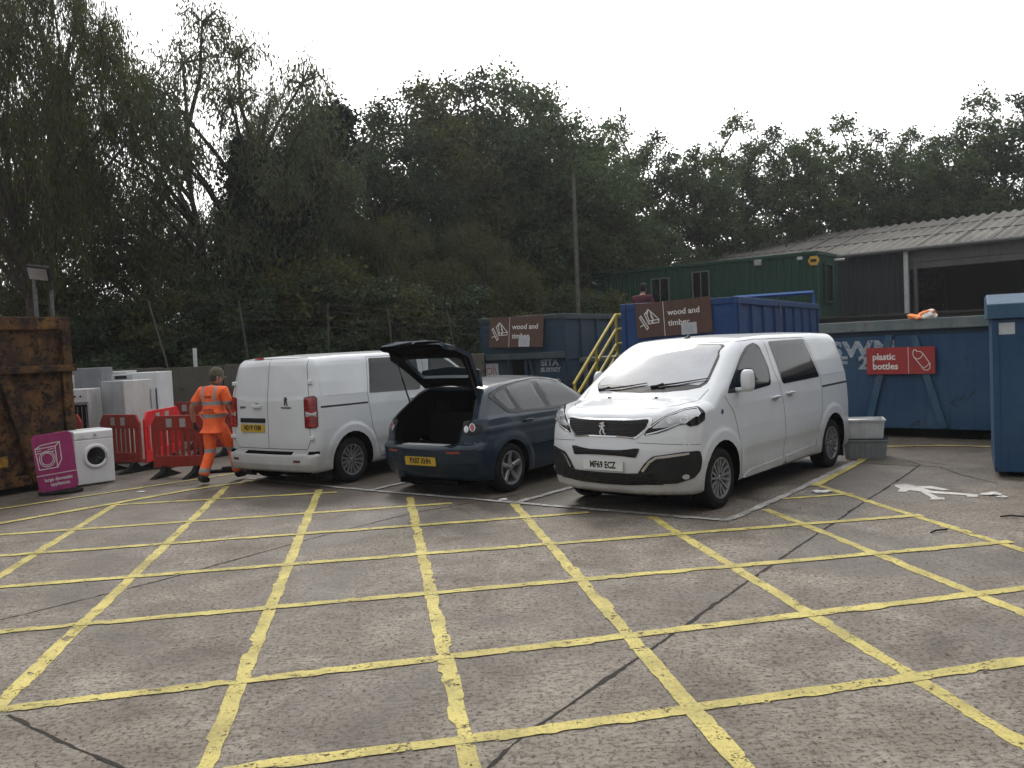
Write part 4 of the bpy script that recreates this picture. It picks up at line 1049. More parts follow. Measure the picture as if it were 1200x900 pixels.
    wh = M['signwhite']
    s = MB(); T2 = L @ Matrix.Translation((0, 0, .0125))
    q = lambda pts: [((x-40)/405*w, (815-y)/550*h*.97+.02) for x, y in pts]
    # zoomed pixels of the drawing, sheared back upright
    def un(x, y): return (x-(y-265)*.155, y)
    U = lambda pts: q([un(*p) for p in pts])
    s = strokes(MB(), [U([(82, 392), (282, 390), (310, 600), (128, 600), (82, 392)]), U([(82, 392), (140, 362), (325, 350), (350, 525), (310, 600)]), U([(282, 390), (325, 352)])], .012, T2)
    cx, cy = un(205, 503); s = strokes(s, [q([(cx+60*math.cos(a), cy+60*math.sin(a)) for a in [2*math.pi*k/24 for k in range(25)]]), q([(cx+78*math.cos(a), cy+78*math.sin(a)) for a in [2*math.pi*k/24 for k in range(25)]])], .010, T2, 0, .003)
    s = strokes(s, [U([(105, 415), (140, 413)]), U([(215, 412), (265, 410)]), U([(98, 440), (275, 436)])], .010, T2)
    s = strokes(s, [[(.0, .255), (w, .255)]], .010, T2, 0, .0024)
    s.build('appliance_drawing', wh, pn)
    text('lettering', 'large domestic', .068, wh, pn, T2 @ Matrix.Translation((w*.52, .175, 0)), .001, .0018, .92)
    text('lettering', 'appliances', .068, wh, pn, T2 @ Matrix.Translation((w*.55, .10, 0)), .001, .0018, .92)
    mb = MB(); mb.prism([(x, y) for x, y in circle(w/2+.04, .0, .30, 20, .20)[:-1]], 0, .045); mb.build('base_foot', M['rubber'], t, bevel=.01)
    # two plastic boxes by the van
    wb = mat_basic('box_white', (.50, .51, .52), .4, scale=5); gb = mat_clear('box_translucent', (.45, .46, .48), .65)
    gb2 = mat_basic('box_grey', (.20, .21, .22), .4, scale=7)
    p = G(1013, 535.5); rz = R_(-18)
    def tub(name, label, z, mat, w, dp, h, content=None):
        t = thing(name, label, 'box', (p.x, p.y, z), rz); W2, D2 = w/2, dp/2; k = .90
        mb = MB(); b4 = [(-W2*k, -D2*k), (W2*k, -D2*k), (W2*k, D2*k), (-W2*k, D2*k)]; t4 = [(-W2, -D2), (W2, -D2), (W2, D2), (-W2, D2)]; e = .006
        vs = [(x, y, 0) for x, y in b4]+[(x, y, h) for x, y in t4]+[(x-math.copysign(e, x), y-math.copysign(e, y), h) for x, y in t4]+[(x-math.copysign(e, x), y-math.copysign(e, y), .006) for x, y in b4]
        fs = [(3, 2, 1, 0)]
        for i in range(4):
            j = (i+1) % 4; fs += [(i, j, 4+j, 4+i), (4+i, 4+j, 8+j, 8+i), (8+i, 8+j, 12+j, 12+i)]
        fs.append((12, 13, 14, 15)); mb.add(vs, fs); mb.build('tub', mat, t)
        rm = MB()
        for x0, x1, y0, y1 in ((-W2-.015, W2+.015, -D2-.015, -D2+.0), (-W2-.015, W2+.015, D2, D2+.015), (-W2-.015, -W2, -D2, D2), (W2, W2+.015, -D2, D2)): rm.box(x0, x1, y0, y1, h-.022, h+.003)
        rm.build('rim', mat, t)
        rb = MB()
        for j in range(7): x = -W2*.75+W2*1.5*j/6; rb.tube([(x*.93, -D2*.91-.001, .03), (x, -D2-.001, h-.03)], .005, 5)
        rb.build('rib', mat, t)
        return t
    tub('storage_box', 'grey translucent plastic box underneath the white one behind the van', 0, gb2, .60, .46, .28)
    l = MB(); l.box(-.32, .32, -.25, .25, 0, .012); 
    o = tub('storage_box', 'open white plastic box of papers stacked behind the near van', .298, wb, .54, .42, .27)
    li = MB(); li.box(-.31, .31, -.24, .24, .283, .2965); li.build('box_lid', M['glossblack'], None, bevel=.004); lid = COL.objects[-1]
    lid.location = (p.x, p.y, 0); lid.rotation_euler = (0, 0, rz); tag(lid, 'thin black lid between the two stacked plastic boxes', 'lid')
    pp = MB(); rr = random.Random(5)
    for k in range(6):
        T = Matrix.Translation((rr.uniform(-.1, .08), rr.uniform(-.06, .06), .20+.012*k)) @ Matrix.Rotation(rr.uniform(-.5, .5), 4, 'Z') @ Matrix.Rotation(rr.uniform(-.12, .12), 4, 'X')
        pp.box(-.14, .14, -.10, .10, 0, .004, 0, T)
    o2 = pp.build('paper_pile', mat_basic('paper', (.6, .6, .58), .8), None, loc=(p.x, p.y, .298)); o2.rotation_euler = (0, 0, rz)
    tag(o2, 'loose white papers heaped inside the open white box', 'papers')
M['signwhite'] = mat_basic('sign_white', (.60, .60, .58), .6, scale=14, var=.15)
# ------------------------------------------------------------------ containers, stairs, buildings
CBLUE = M['container_dark'] = mat_worn('container_dark_blue', (.018, .042, .072), (.045, .065, .08), .7, .6, 1.2, rust=(.05, .03, .02), rust_amt=.62)
CBRIGHT = mat_worn('container_bright_blue', (.012, .045, .15), (.025, .07, .17), .5, .5, 1.2, rust=(.06, .05, .05), rust_amt=.70)
CSWM = mat_worn('compactor_blue', (.016, .052, .115), (.045, .095, .15), .85, .55, .9, rust=(.022, .026, .03), rust_amt=.60)
CSTRUT = mat_worn('strut_blue', (.03, .075, .13), (.06, .11, .16), .8)
CRAIL = mat_worn('weathered_rail', (.10, .13, .14), (.20, .20, .18), .8, .65, 1.6, rust=(.09, .05, .03), rust_amt=.60)
RUST = mat_worn('rusty_steel', (.030, .014, .008), (.17, .085, .026), 1.0, .8, 2.9, rust=(.008, .005, .004), rust_amt=.51)
RUSTY = mat_worn('flaking_yellow', (.30, .18, .02), (.12, .06, .02), .9, .7, 9, rust=(.04, .02, .01), rust_amt=.52)
BROWN = mat_worn('sign_brown', (.085, .045, .035), (.12, .07, .055), .5, .6, 2, rust=(.10, .06, .05), rust_amt=.75)
SRED = mat_worn('sign_red', (.30, .030, .030), (.30, .06, .055), .4, .5, 2, rust=(.2, .04, .04), rust_amt=.8)
STENCIL = mat_worn('stencil_white', (.33, .37, .40), (.12, .17, .22), .8, .7, 7, rust=(.03, .05, .08), rust_amt=.55)
PAPER = mat_basic('paper_notice', (.42, .44, .46), .7, scale=20, var=.12)
YEL = mat_worn('rail_yellow', (.42, .33, .06), (.30, .24, .08), .6, .55, 5, rust=(.12, .07, .03), rust_amt=.66)
GREEN = mat_worn('cabin_green', (.008, .044, .028), (.018, .058, .040), .5, .55, .8, rust=(.03, .04, .03), rust_amt=.72)
CONC = mat_worn('old_concrete', (.13, .12, .10), (.20, .185, .16), .8, .9, .7, rust=(.05, .05, .04), rust_amt=.58)
CONCF = mat_worn('wall_concrete', (.075, .07, .058), (.125, .115, .095), .8, .95, .6, rust=(.03, .035, .022), rust_amt=.56)

class Face:
    """a vertical face: origin (x,y), heading rz; local x along it, local -y is its outward normal"""
    def __init__(s, x, y, deg):
        s.o = Vector((x, y, 0)); s.a = R_(deg); s.u = Vector((math.cos(s.a), math.sin(s.a), 0)); s.n = Vector((math.sin(s.a), -math.cos(s.a), 0))
    def hit(s, px, py, y=0.0):
        d = Vector(ray(px, py)); c = Vector((0, 0, CH)); k = ((s.o-s.n*y-c).dot(s.n))/d.dot(s.n); P = c+d*k
        return ((P-s.o).dot(s.u), P.z)

def wood_icon(mb, T, S):
    """stack of boards and two loose sticks, drawn in strokes; unit square scaled by S"""
    L = [[(.00, .62), (.07, .70), (.42, .10), (.34, .02), (.00, .62)], [(.02, .18), (.10, .22), (.22, .26)],
         [(.26, .78), (.36, .86), (.48, .42), (.44, .30), (.26, .78)], [(.36, .86), (.46, .98), (.56, .90), (.62, .55)], [(.46, .98), (.40, .76)], [(.56, .90), (.98, .46), (.96, .32), (.66, .30)],
         [(.48, .42), (.62, .44), (.62, .30), (.46, .28)], [(.66, .30), (.66, .44), (.98, .46)], [(.62, .70), (.70, .44)]]
    return strokes(mb, [[(x*S, y*S) for x, y in l] for l in L], .020, T)
def wood_sign(name, label, loc, rz, w, h, tiltz=0.0, lean=0.0, note=(.70, -.005)):
    t = thing(name, label, 'sign', loc, rz)
    T = Matrix.Rotation(tiltz, 4, 'Y') @ Matrix.Rotation(math.pi/2+lean, 4, 'X')
    mb = MB(); mb.prism(round_poly(rect(0, w, 0, h), .02), -.006, .006, T); p = mb.build('panel', BROWN, t)
    T2 = T @ Matrix.Translation((0, 0, .0065))
    mb = MB(); wood_icon(mb, T2 @ Matrix.Translation((w*.05, h*.22, 0)), h*.60); mb.box(w*.375, w*.382, .0, h, 0, .0012, 0, T2); mb.build('boards_drawing', M['signwhite'], p)
    text('lettering', 'wood and', h*.235, M['signwhite'], p, T2 @ Matrix.Translation((w*.43, h*.66, 0)), .0012, .003, 1.0, 'LEFT')
    text('lettering', 'timber', h*.235, M['signwhite'], p, T2 @ Matrix.Translation((w*.43, h*.36, 0)), .0012, .003, 1.0, 'LEFT')
    mb = MB(); mb.box(w*(note[0]-.10), w*(note[0]+.10), h*note[1], h*(note[1]+.33), .002, .004, 0, T2); nn = mb.build('notice', PAPER, p)
    mb = MB()
    for k in range(7): mb.box(w*(note[0]-.065), w*(note[0]+.065-.01*(k % 3)), h*(note[1]+.06+.033*k), h*(note[1]+.072+.033*k), .0045, .005, 0, T2)
    mb.build('small_print', M['greytrim'], nn)
    return t

def rolloff(name, label, x, y, L, W, H, mat, rail, ribs, base=.12, deg=60, front='flat'):
    t = thing(name, label, 'container', (x, y, 0), R_(deg))
    w = .06; mb = MB()
    mb.box(0, L, 0, W, base, base+.08)                        # floor
    mb.box(.0, w, .002, W-.002, base+.08, H-.10)                 # end
    mb.box(L-w, L, .002, W-.002, base+.08, H-.10)
    mb.box(w, L-w, .05, .05+.03, base+.08, H-.10); mb.box(w, L-w, W-.08, W-.05, base+.08, H-.10)
    mb.build('shell', mat, t)
    tr = MB()
    tr.box(-.02, L+.02, -.012, .11, H-.14, H); tr.box(-.02, L+.02, W-.11, W+.012, H-.14, H)
    tr.box(-.022, .10, .112, W-.112, H-.13, H-.003); tr.box(L-.10, L+.022, .112, W-.112, H-.13, H-.003)
    tr.build('top_rail', rail, t, bevel=.01)
    for k in range(ribs+1):
        xx = .02+(L-.16)*k/ribs
        for y0, y1 in ((-.010, .055), (W-.055, W+.010)):
            rb = MB(); rb.prism([(xx, y0 if y0 < 0 else y1), (xx+.12, y0 if y0 < 0 else y1), (xx+.15, y1 if y0 < 0 else y0), (xx-.03, y1 if y0 < 0 else y0)], base+.18, H-.145); rb.build('rib', mat, t)
    br = MB(); br.box(-.01, L+.01, -.006, .13, base-.01, base+.175); br.box(-.01, L+.01, W-.13, W+.006, base-.01, base+.175)
    hh = (H+base)/2
    for k in range(ribs):
        a = .17+(L-.16)*k/ribs; b_ = (L-.16)*(k+1)/ribs-.01
        for z in (base+.66, base+1.33): br.box(a, b_, .02, .0499, z, z+.05)
    br.build('bottom_rail', mat, t, bevel=.008)
    for xx in (.3, L-.5):
        for yy in (.35, W-.45): ft = MB(); ft.lathe([(.001, 0), (.11, 0), (.11, .12), (.001, .12)], 14, Matrix.Translation((xx, yy-.0, .11)) @ Matrix.Rotation(math.pi/2, 4, 'X') @ Matrix.Translation((0, 0, -.06))); ft.build('roller', M['darkalloy'], t)
    return t

def make_containers():
    # bright blue roll-on container beside the stairs
    t = rolloff('waste_container', 'bright blue ribbed container carrying the larger wood and timber sign', 4.56, 17.0, 8.6, 2.5, 2.64, CBRIGHT, CBRIGHT, 8)
    hp = MB(); 
    hp.tube([(8.5, .12, 2.6), (8.5, .12, 2.98), (8.5, 2.35, 2.98), (8.5, 2.35, 2.6)], .06, 4)
    hp.build('end_hoop', mat_worn('hoop_blue', (.03, .10, .30), (.07, .16, .35), .5), t)
    kn = MB(); kn.box(-.03, -.0, .02, .10, .35, 2.5); kn.box(-.03, 0, 2.40, 2.48, .35, 2.5); kn.box(-.025, -.0, .1, 2.4, 1.2, 1.3); kn.build('end_frame', CBRIGHT, t)
    for (dx, dy) in ((0, 0),):
        lad = MB(); lad.tube([(3.55, -.03, .5), (3.55, -.03, 2.6)], .02, 6); lad.build('pipe', CRAIL, t)
    F = Face(4.56, 17.0, 60)
    o = F.o; e = Vector((-math.sin(F.a), math.cos(F.a), 0))   # local +y
    # sign on its end face: faces -x local; horizontal axis runs from left (y large) to right (y small)
    p0 = o+e*2.13-F.u*.045; wood_sign('wood_sign', 'larger brown wood and timber sign on the bright blue container', (p0.x, p0.y, 1.90), R_(-30), 1.62, .72, R_(-2.2), 0)
    # dark blue container further back
    t = rolloff('waste_container', 'dark blue weathered container with stencilled lettering and a tilted brown sign', 1.38, 21.5, 7.0, 2.5, 2.62, CBLUE, mat_worn('dark_rail', (.035, .05, .06), (.09, .10, .10), .7), 7)
    F = Face(1.38, 21.5, 60); e = Vector((-math.sin(F.a), math.cos(F.a), 0))
    mb = MB(); mb.box(-.14, -.0, -.0, 2.5, 1.50, 1.66); mb.build('ledge', mat_worn('ledge_grey', (.04, .06, .07), (.09, .10, .10), .8), t, bevel=.01)
    mb = MB(); mb.box(-.03, -.0, 1.10, 1.18, .2, 1.50); mb.box(-.06, 0, .9, 1.9, .85, .95)
    for ya, yb in ((1.00, .80), (1.60, 1.80)): mb.tube([(-.06, ya, 1.5), (-.06, yb, .3)], .05, 4)
    mb.build('frame_bar', CBLUE, t)
    mb = MB(); mb.box(-.012, -.001, 1.05, 1.55, .95, 1.49); mb.build('lock_recess', M['dark'], t)
    mb = MB(); mb.box(-.016, -.004, 1.98, 2.42, 1.08, 1.42); nb = mb.build('notice_board', PAPER, t)
    T = frame((-.0165, 2.2, 1.25), (0, -1, 0), (0, 0, 1)); s = strokes(MB(), [circle(-.06, -.03, .08, 16), [(.06, .10), (.09, -.1), (.06, -.1)], [(.12, .05), (.16, -.12)]], .022, T); s.build('drawing', SRED, nb)
    T = frame((-.003, .46, 1.385), (0, -1, 0), (0, 0, 1)); text('stencil_lettering', 'SITA', .22, STENCIL, t, T, .002, .010, 1.15)
    T = frame((-.003, .44, 1.205), (0, -1, 0), (0, 0, 1)); text('stencil_lettering', 'SURREY', .155, STENCIL, t, T, .002, .007, 1.05)
    T = frame((-.003, .46, .86), (0, -1, 0), (0, 0, 1)); text('stencil_lettering', '143', .30, STENCIL, t, T, .002, .010, 1.2, spacing=1.3)
    p0 = F.o+e*2.15-F.u*.16; wood_sign('wood_sign', 'smaller tilted brown wood and timber sign on the dark blue container', (p0.x, p0.y, 1.84), R_(-30), 1.60, .80, R_(1.5), R_(-7), (.66, .02))

    # plastic bottles compactor box
    F = Face(5.62, 15.34, -41); L = 6.6
    t = thing('plastics_container', 'long blue container with the red plastic bottles sign and stencilled SWM', 'container', F.o, F.a)
    Wd = 2.2
    mb = MB(); mb.box(0, L, 0, Wd, .16, 1.74); mb.build('body', CSWM, t, bevel=.01)
    mb = MB(); mb.box(.0, L, .03, Wd-.03, 1.74, 1.835); mb.build('recess_band', CBLUE, t)
    mb = MB(); mb.box(-.05, L+.05, -.07, .05, 1.83, 2.01); mb.box(-.05, L+.05, Wd-.05, Wd+.07, 1.83, 2.01); mb.box(-.05, .05, .05, Wd-.05, 1.83, 2.008); mb.box(L-.05, L+.05, .05, Wd-.05, 1.83, 2.008); mb.build('top_rail', CRAIL, t, bevel=.012)
    mb = MB(); mb.box(.05, L-.05, .05, Wd-.05, 1.8, 1.86); mb.build('load_floor', M['dark'], t)
    for (a, b) in (((1043, 393), (1020, 492)), ((1071, 393), (1107, 508))):
        x0, z0 = F.hit(*a); x1, z1 = F.hit(*b); s = MB(); s.prism([(x0-.06, z0), (x0+.06, z0), (x1+.06, max(z1, .18)), (x1-.06, max(z1, .18))], 0, .055, frame((0, 0, 0), (1, 0, 0), (0, 0, 1)))
        s.build('strut', CSTRUT, t, bevel=.006)
    x0, z0 = F.hit(1010, 410); x1, z1 = F.hit(1007, 428)
    T = frame((x0, -.003, z0), (1, 0, 0), (0, 0, 1)); text('stencil_lettering', 'SWM', .37, STENCIL, t, T, .002, .016, 1.25, spacing=1.12)
    x0, z0 = F.hit(1000, 426); T = frame((x0, -.003, z0), (1, 0, 0), (0, 0, 1)); text('stencil_lettering', 'F  2', .31, STENCIL, t, T, .002, .013, 1.1)
    f = MB(); [f.box(xx, xx+.25, .1, Wd-.1, 0, .16) for xx in (.3, 2.2, 4.2, 6.0)]; f.build('skid', M['dark'], t)
    x0, z0 = F.hit(1017, 408); x1, z1 = F.hit(1097, 404.5); xb, zb = F.hit(1018, 438.5)
    w = x1-x0; h = z0-zb
    pr = F.o+F.u*x0+F.n*.075
    s = thing('bottle_sign', 'red plastic bottles sign with a bottle outline', 'sign', (pr.x, pr.y, zb), F.a)
    T = Matrix.Rotation(math.pi/2, 4, 'X')
    mb = MB(); mb.prism(round_poly(rect(0, w, 0, h), .012), -.006, .006, T); p = mb.build('panel', SRED, s)
    T2 = T @ Matrix.Translation((0, 0, .0065)); W_ = M['signwhite']
    text('lettering', 'plastic', h*.34, W_, p, T2 @ Matrix.Translation((w*.09, h*.65, 0)), .001, .004, w/h*.40, 'LEFT')
    text('lettering', 'bottles', h*.34, W_, p, T2 @ Matrix.Translation((w*.09, h*.29, 0)), .001, .004, w/h*.40, 'LEFT')
    bt = [(.690, .80), (.700, .88), (.725, .90), (.745, .83), (.80, .82), (.845, .70), (.93, .36), (.925, .20), (.895, .13), (.84, .15), (.815, .25), (.715, .58), (.690, .70), (.690, .80)]
    mb = strokes(MB(), [[(x*w, y*h) for x, y in bt], [(w*.70, h*.63), (w*.73, h*.56), (w*.77, h*.55), (w*.81, h*.62), (w*.83, h*.70)], [(w*.83, h*.22), (w*.87, h*.26), (w*.925, h*.38)]], .011, T2)
    mb.box(w*.618, w*.625, 0, h, 0, .001, 0, T2); mb.build('bottle_drawing', W_, p)
    # orange and white rag on its rim
    x0, z0 = F.hit(1083, 373); q = F.o+F.u*x0
    bm = bmesh.new(); bmesh.ops.create_icosphere(bm, subdivisions=4, radius=1); rr = random.Random(8)
    from mathutils import noise as mn
    for v in bm.verts:
        d = 1+.45*mn.noise(v.co*1.7); v.co = Vector((v.co.x*.23*d, v.co.y*.10*d, max(-.01, v.co.z*.085*d+.03+.03*math.sin(v.co.x*4))))
    me = bpy.data.meshes.new('rag'); bm.to_mesh(me); bm.free(); me.polygons.foreach_set('use_smooth', [True]*len(me.polygons))
    m, nt, b = newmat('orange_rag'); n = noise(nt, coord(nt), 7, 4); link(nt, ramp(nt, n, [(.50, (.80, .22, .05)), (.56, (.75, .73, .70))]), b.inputs['Base Color']); b.inputs['Roughness'].default_value = .8
    o = new_obj('plastic_bag', me, None, [m]); o.location = (q.x, q.y, 2.01); o.rotation_euler = (0, 0, F.a); tag(o, 'crumpled orange and white bag lying on the container rim', 'bag')

    # near bin on the right
    F = Face(5.86, 10.38, -28); L = 3.4; D = 1.5
    t = thing('blue_bin', 'tall plain blue bin with a sloping lid at the right of the yard', 'bin', F.o, F.a)
    mb = MB(); mb.box(0, L, 0, D, .06, 1.93); mb.build('body', CSWM, t, bevel=.012)
    mb = MB(); mb.prism([(-.06, 1.93), (-.045, 2.11), (.5, 2.24), (D+.05, 2.24), (D+.05, 1.93)], -.05, L+.05, Matrix(((0, 0, 1, 0), (1, 0, 0, 0), (0, 1, 0, 0), (0, 0, 0, 1)))); mb.build('lid', mat_worn('lid_blue', (.026, .070, .125), (.05, .10, .15), .7), t, bevel=.012)
    mb = MB(); mb.box(.05, .24, -.004, -.001, 1.74, 1.88); mb.build('label_plate', PAPER, t)
    for xx in (0.0, 1.6): mb = MB(); mb.box(xx, xx+.07, -.012, 0, .1, 1.9); mb.build('edge_post', CSWM, t, bevel=.004)
    mb = MB(); [mb.box(xx, xx+.3, .1, D-.1, 0, .06) for xx in (.3, 2.4)]; mb.build('skid', M['dark'], t)

    # rusty container on the left
    t = thing('rusty_container', 'brown rusted steel container with a diagonal strut at the left edge', 'container', (-7.06, 13.62, 0), R_(60))
    L = 6.2; W = 2.4; H = 2.66
    mb = MB(); mb.box(-L, 0, .0, W, .10, H-.16); mb.build('body', RUST, t, bevel=.01)
    mb = MB(); mb.box(-L-.03, .04, -.07, .10, H-.20, H); mb.box(-L-.03, .04, W-.10, W+.05, H-.2, H); mb.box(-.08, .038, .1, W-.1, H-.198, H-.002); mb.build('top_rail', RUST, t, bevel=.012)
    mb = MB(); mb.box(-L-.02, .07, -.13, 0, 1.80, 1.91); mb.build('ledge', RUST, t, bevel=.012)
    for bx in [(-.12, .03, -.09, .0, 1.91, H-.2), (-.13, .03, -.06, 0, .12, 1.80)]+[(xx, xx+.14, -.08, 0, 1.912, H-.2) for xx in (-1.25, -2.4, -3.6)]: mb = MB(); mb.box(*bx); mb.build('corner_post', RUST, t, bevel=.012)
    mb = MB(); mb.prism([(-1.15, 1.8), (-.98, 1.8), (-.56, .12), (-.73, .12)], 0, .10, frame((0, 0, 0), (1, 0, 0), (0, 0, 1))); mb.build('strut', RUST, t, bevel=.01)
    mb = MB(); mb.box(-L, .02, -.08, .0, .10, .26); mb.build('bottom_rail', RUST, t, bevel=.01)
    mb = MB(); mb.box(-.30, -.135, -.004, -.001, .62, .86); mb.build('yellow_patch', RUSTY, t)
    mb = MB(); mb.box(-1.75, -1.05, -.004, -.001, .42, .58); mb.build('yellow_patch', RUSTY, t)
    for xx in (-.5, -5.6):
        for yy in (.4, 2.0): mb = MB(); mb.lathe([(.001, 0), (.1, 0), (.1, .1), (.001, .1)], 14, Matrix.Translation((xx, yy, .1)) @ Matrix.Rotation(math.pi/2, 4, 'X')); mb.build('roller', M['darkalloy'], t)

def make_stairs():
    A = Vector((1.34, 18.25, 0)); B = Vector((2.50, 20.05, 1.50)); d = Vector((B.x-A.x, B.y-A.y, 0)); L = d.length; rz = math.atan2(d.y, d.x)
    t = thing('metal_stairs', 'metal steps with yellow handrails rising to the walkway by the bright blue container', 'stairs', A, rz)
    s = MB(); n = 8
    for k in range(n): s.box(L*k/n, L*(k+1)/n+.03, -.82, -.04, 1.5*(k+1)/n-.04, 1.5*(k+1)/n)
    s.build('tread', mat_worn('tread_steel', (.09, .09, .085), (.16, .15, .13), .6), t)
    st = MB()
    for y in (-.84, -.02): st.prism([(0, -.0), (0, .16), (L, 1.62), (L, 1.36), (.15, 0)], y-.02, y+.02, frame((0, 0, 0), (1, 0, 0), (0, 0, 1)) @ Matrix.Translation((0, 0, -2*y)))
    st.build('stringer', YEL, t)
    for y in (-.86, .0):
        r = MB()
        for h in (.98, .64, .30): r.tube([(-.05, y, h), (L, y, 1.5+h), (L+.9, y, 1.5+h)] if h else [], .034, 8)
        for xx, zz in ((0, 0), (L*.5, .75), (L, 1.5), (L+.88, 1.5)): r.tube([(xx, y, zz), (xx, y, zz+.99)], .034, 8)
        r.build('handrail', YEL, t, smooth=50)
    # walkway deck between the two containers
    w = thing('raised_walkway', 'raised deck between the dark blue and bright blue containers', 'walkway', B, R_(60))
    mb = MB(); mb.box(.03, 7.0, -.75, 1.0, -.10, -.005); mb.build('deck', mat_worn('deck_steel', (.07, .07, .07), (.12, .12, .11), .6), w)
    mb = MB(); [mb.box(xx, xx+.12, yy, yy+.12, -1.5, -.10) for xx in (.2, 3.4, 6.7) for yy in (-.7, .85)]; mb.build('deck_leg', M['darkalloy'], w)

def corrugated(mb, x0, x1, z0, z1, y=0.0, pitch=.28, depth=.035, T=None):
    """trapezoid profile sheet standing in the x-z plane, outward -y"""
    xs = []; x = x0
    while x < x1-1e-6:
        for dx, dy in ((0, 0), (.35, 0), (.5, 1), (.85, 1)):
            if x+dx*pitch < x1: xs.append((x+dx*pitch, y+dy*depth))
        x += pitch
    xs.append((x1, y))
    vs = [(a, b, z) for a, b in xs for z in (z0, z1)]
    if T is not None: vs = [tuple(T @ Vector(v)) for v in vs]
    mb.add(vs, [(2*i, 2*i+2, 2*i+3, 2*i+1) for i in range(len(xs)-1)])

def make_buildings():
    # green cabin on the upper yard
    zb, zt = 2.27, 4.86; F = Face(3.70, 38.0, math.degrees(math.atan2(-6, 7.9))); L = 9.92; D = 2.45
    t = thing('site_cabin', 'long dark green corrugated steel cabin in front of the grey roofed shed', 'cabin', (F.o.x, F.o.y, zb), F.a)
    H = zt-zb
    m = MB(); corrugated(m, .12, L-.12, .14, H-.14, .02); 
    m.add([(0, .08, .1), (L, .08, .1), (L, D, .1), (0, D, .1), (0, .08, H-.1), (L, .08, H-.1), (L, D, H-.1), (0, D, H-.1)], [(3, 2, 6, 7), (0, 3, 7, 4), (1, 2, 6, 5)][0:2])
    Te = Matrix.Translation((L, 0, 0)) @ Matrix.Rotation(math.pi/2, 4, 'Z'); corrugated(m, .12, D-.12, .14, H-.14, .02, T=Te)
    m.build('wall', GREEN, t)
    m = MB(); m.box(-.02, L+.02, -.02, D+.02, H-.13, H); m.box(-.01, L+.01, -.01, D+.01, 0, .15)
    for xx, yy in ((0, 0), (L-.12, 0), (0, D-.12), (L-.12, D-.12)): m.box(xx, xx+.12, yy, yy+.12, .15, H-.13)
    m.build('frame', GREEN, t, bevel=.01)
    def opening(nm, px0, py0, px1, py1, panes=2, mat=M['privacy']):
        x0, z1 = F.hit(px0, py0); x1, z0 = F.hit(px1, py1); z0 -= zb; z1 -= zb; z0 = max(z0, .18)
        m = MB(); m.box(x0, x1, -.005, .03, z0, z1); w = m.build(nm, mat, t)
        f = MB(); e = .05
        f.box(x0-e, x1+e, -.03, .02, z1, z1+e); f.box(x0-e, x1+e, -.03, .02, z0-e, z0); f.box(x0-e, x0, -.03, .02, z0, z1); f.box(x1, x1+e, -.03, .02, z0, z1)
        for k in range(1, panes): xx = x0+(x1-x0)*k/panes; f.box(xx-.02, xx+.02, -.028, .0, z0, z1)
        f.build('frame', mat_basic('frame_grey', (.12, .13, .13), .6), w)
    opening('window', 764, 328, 784, 356, 2); opening('window', 812, 320, 831, 352, 2, M['dark'])
    x0, z1 = F.hit(800, 321); x1, z0 = F.hit(810, 352); m = MB(); m.box(x0, x1, -.08, -.04, .2, z1-zb); m.build('door', GREEN, t, bevel=.01)
    x0, z0 = F.hit(954, 305.5); m = MB(); T = frame((x0, -.03, z0-zb), (1, 0, 0), (0, 0, 1)); m.prism([(-.21, 0), (-.12, .17), (.12, .17), (.21, 0), (.12, -.17), (-.12, -.17)], -.04, .04, T); al = m.build('alarm_box', mat_basic('alarm_yellow', (.50, .30, .04), .5), t, bevel=.01)
    m = MB(); m.box(-.11, .11, -.05, .06, .041, .045, 0, T); m.build('alarm_label', M['blackplastic'], al)
    for px, py in ((889, 308),): x0, z0 = F.hit(px, py); m = MB(); m.box(x0-.14, x0+.14, -.14, 0, z0-zb-.11, z0-zb+.11); m.build('flood_lamp', M['greytrim'], t, bevel=.02)
    x0, z0 = F.hit(938, 303); m = MB(); m.box(x0-.10, x0+.10, -.10, 0, z0-zb-.06, z0-zb+.06); m.build('security_lamp', PAPER, t, bevel=.02)
    x0, z0 = F.hit(699, 333); m = MB(); m.tube([(x0, 0, z0-zb), (x0, -.3, z0-zb+.06)], .05, 8); m.build('camera_bracket', PAPER, t)
    m = MB(); m.box(.75, 1.55, -.05, .02, .75, 2.1, 0, Te); w = m.build('end_window', M['privacy'], t); m = MB(); m.box(.68, .75, -.10, 0, .7, 2.15, 0, Te); m.box(1.55, 1.62, -.10, 0, .7, 2.15, 0, Te); m.box(.75, 1.55, -.1, 0, 2.1, 2.17, 0, Te); m.box(.75, 1.55, -.1, 0, .66, .75, 0, Te); m.build('frame', GREEN, w)
    m = MB(); m.tube([tuple(Te @ Vector((2.1, 0, 2.35))), tuple(Te @ Vector((2.25, -.35, 2.35)))], .05, 8); m.build('camera_bracket', PAPER, t)
    # shed
    F = Face(8.1, 45.0, math.degrees(math.atan2(-11, 12.3))); zb = 2.25; ze = 5.22; L = 34; S = 7.5; rise = 1.85
    t = thing('storage_shed', 'long shed with weathered corrugated roof and a dark open bay behind the cabin', 'shed', (F.o.x, F.o.y, zb), F.a)
    asb = mat_worn('roof_sheet', (.13, .125, .115), (.24, .225, .20), .9, .9, .35, rust=(.10, .11, .07), rust_amt=.60)
    cw = mat_worn('dark_cladding', (.018, .024, .030), (.030, .036, .042), .6, .7, .6)
    xb, _ = F.hit(1073, 330); h = ze-zb
    m = MB(); corrugated(m, 0, xb-.35, 0, h-.05, 0, .20, .03); corrugated(m, xb+9.5, L, 0, h-.05, 0, .2, .03)
    m.box(0, .1, .05, 2*S, 0, h); m.box(L-.1, L, .05, 2*S, 0, h); m.box(0, L, 2*S-.1, 2*S, 0, h); m.build('wall', cw, t)
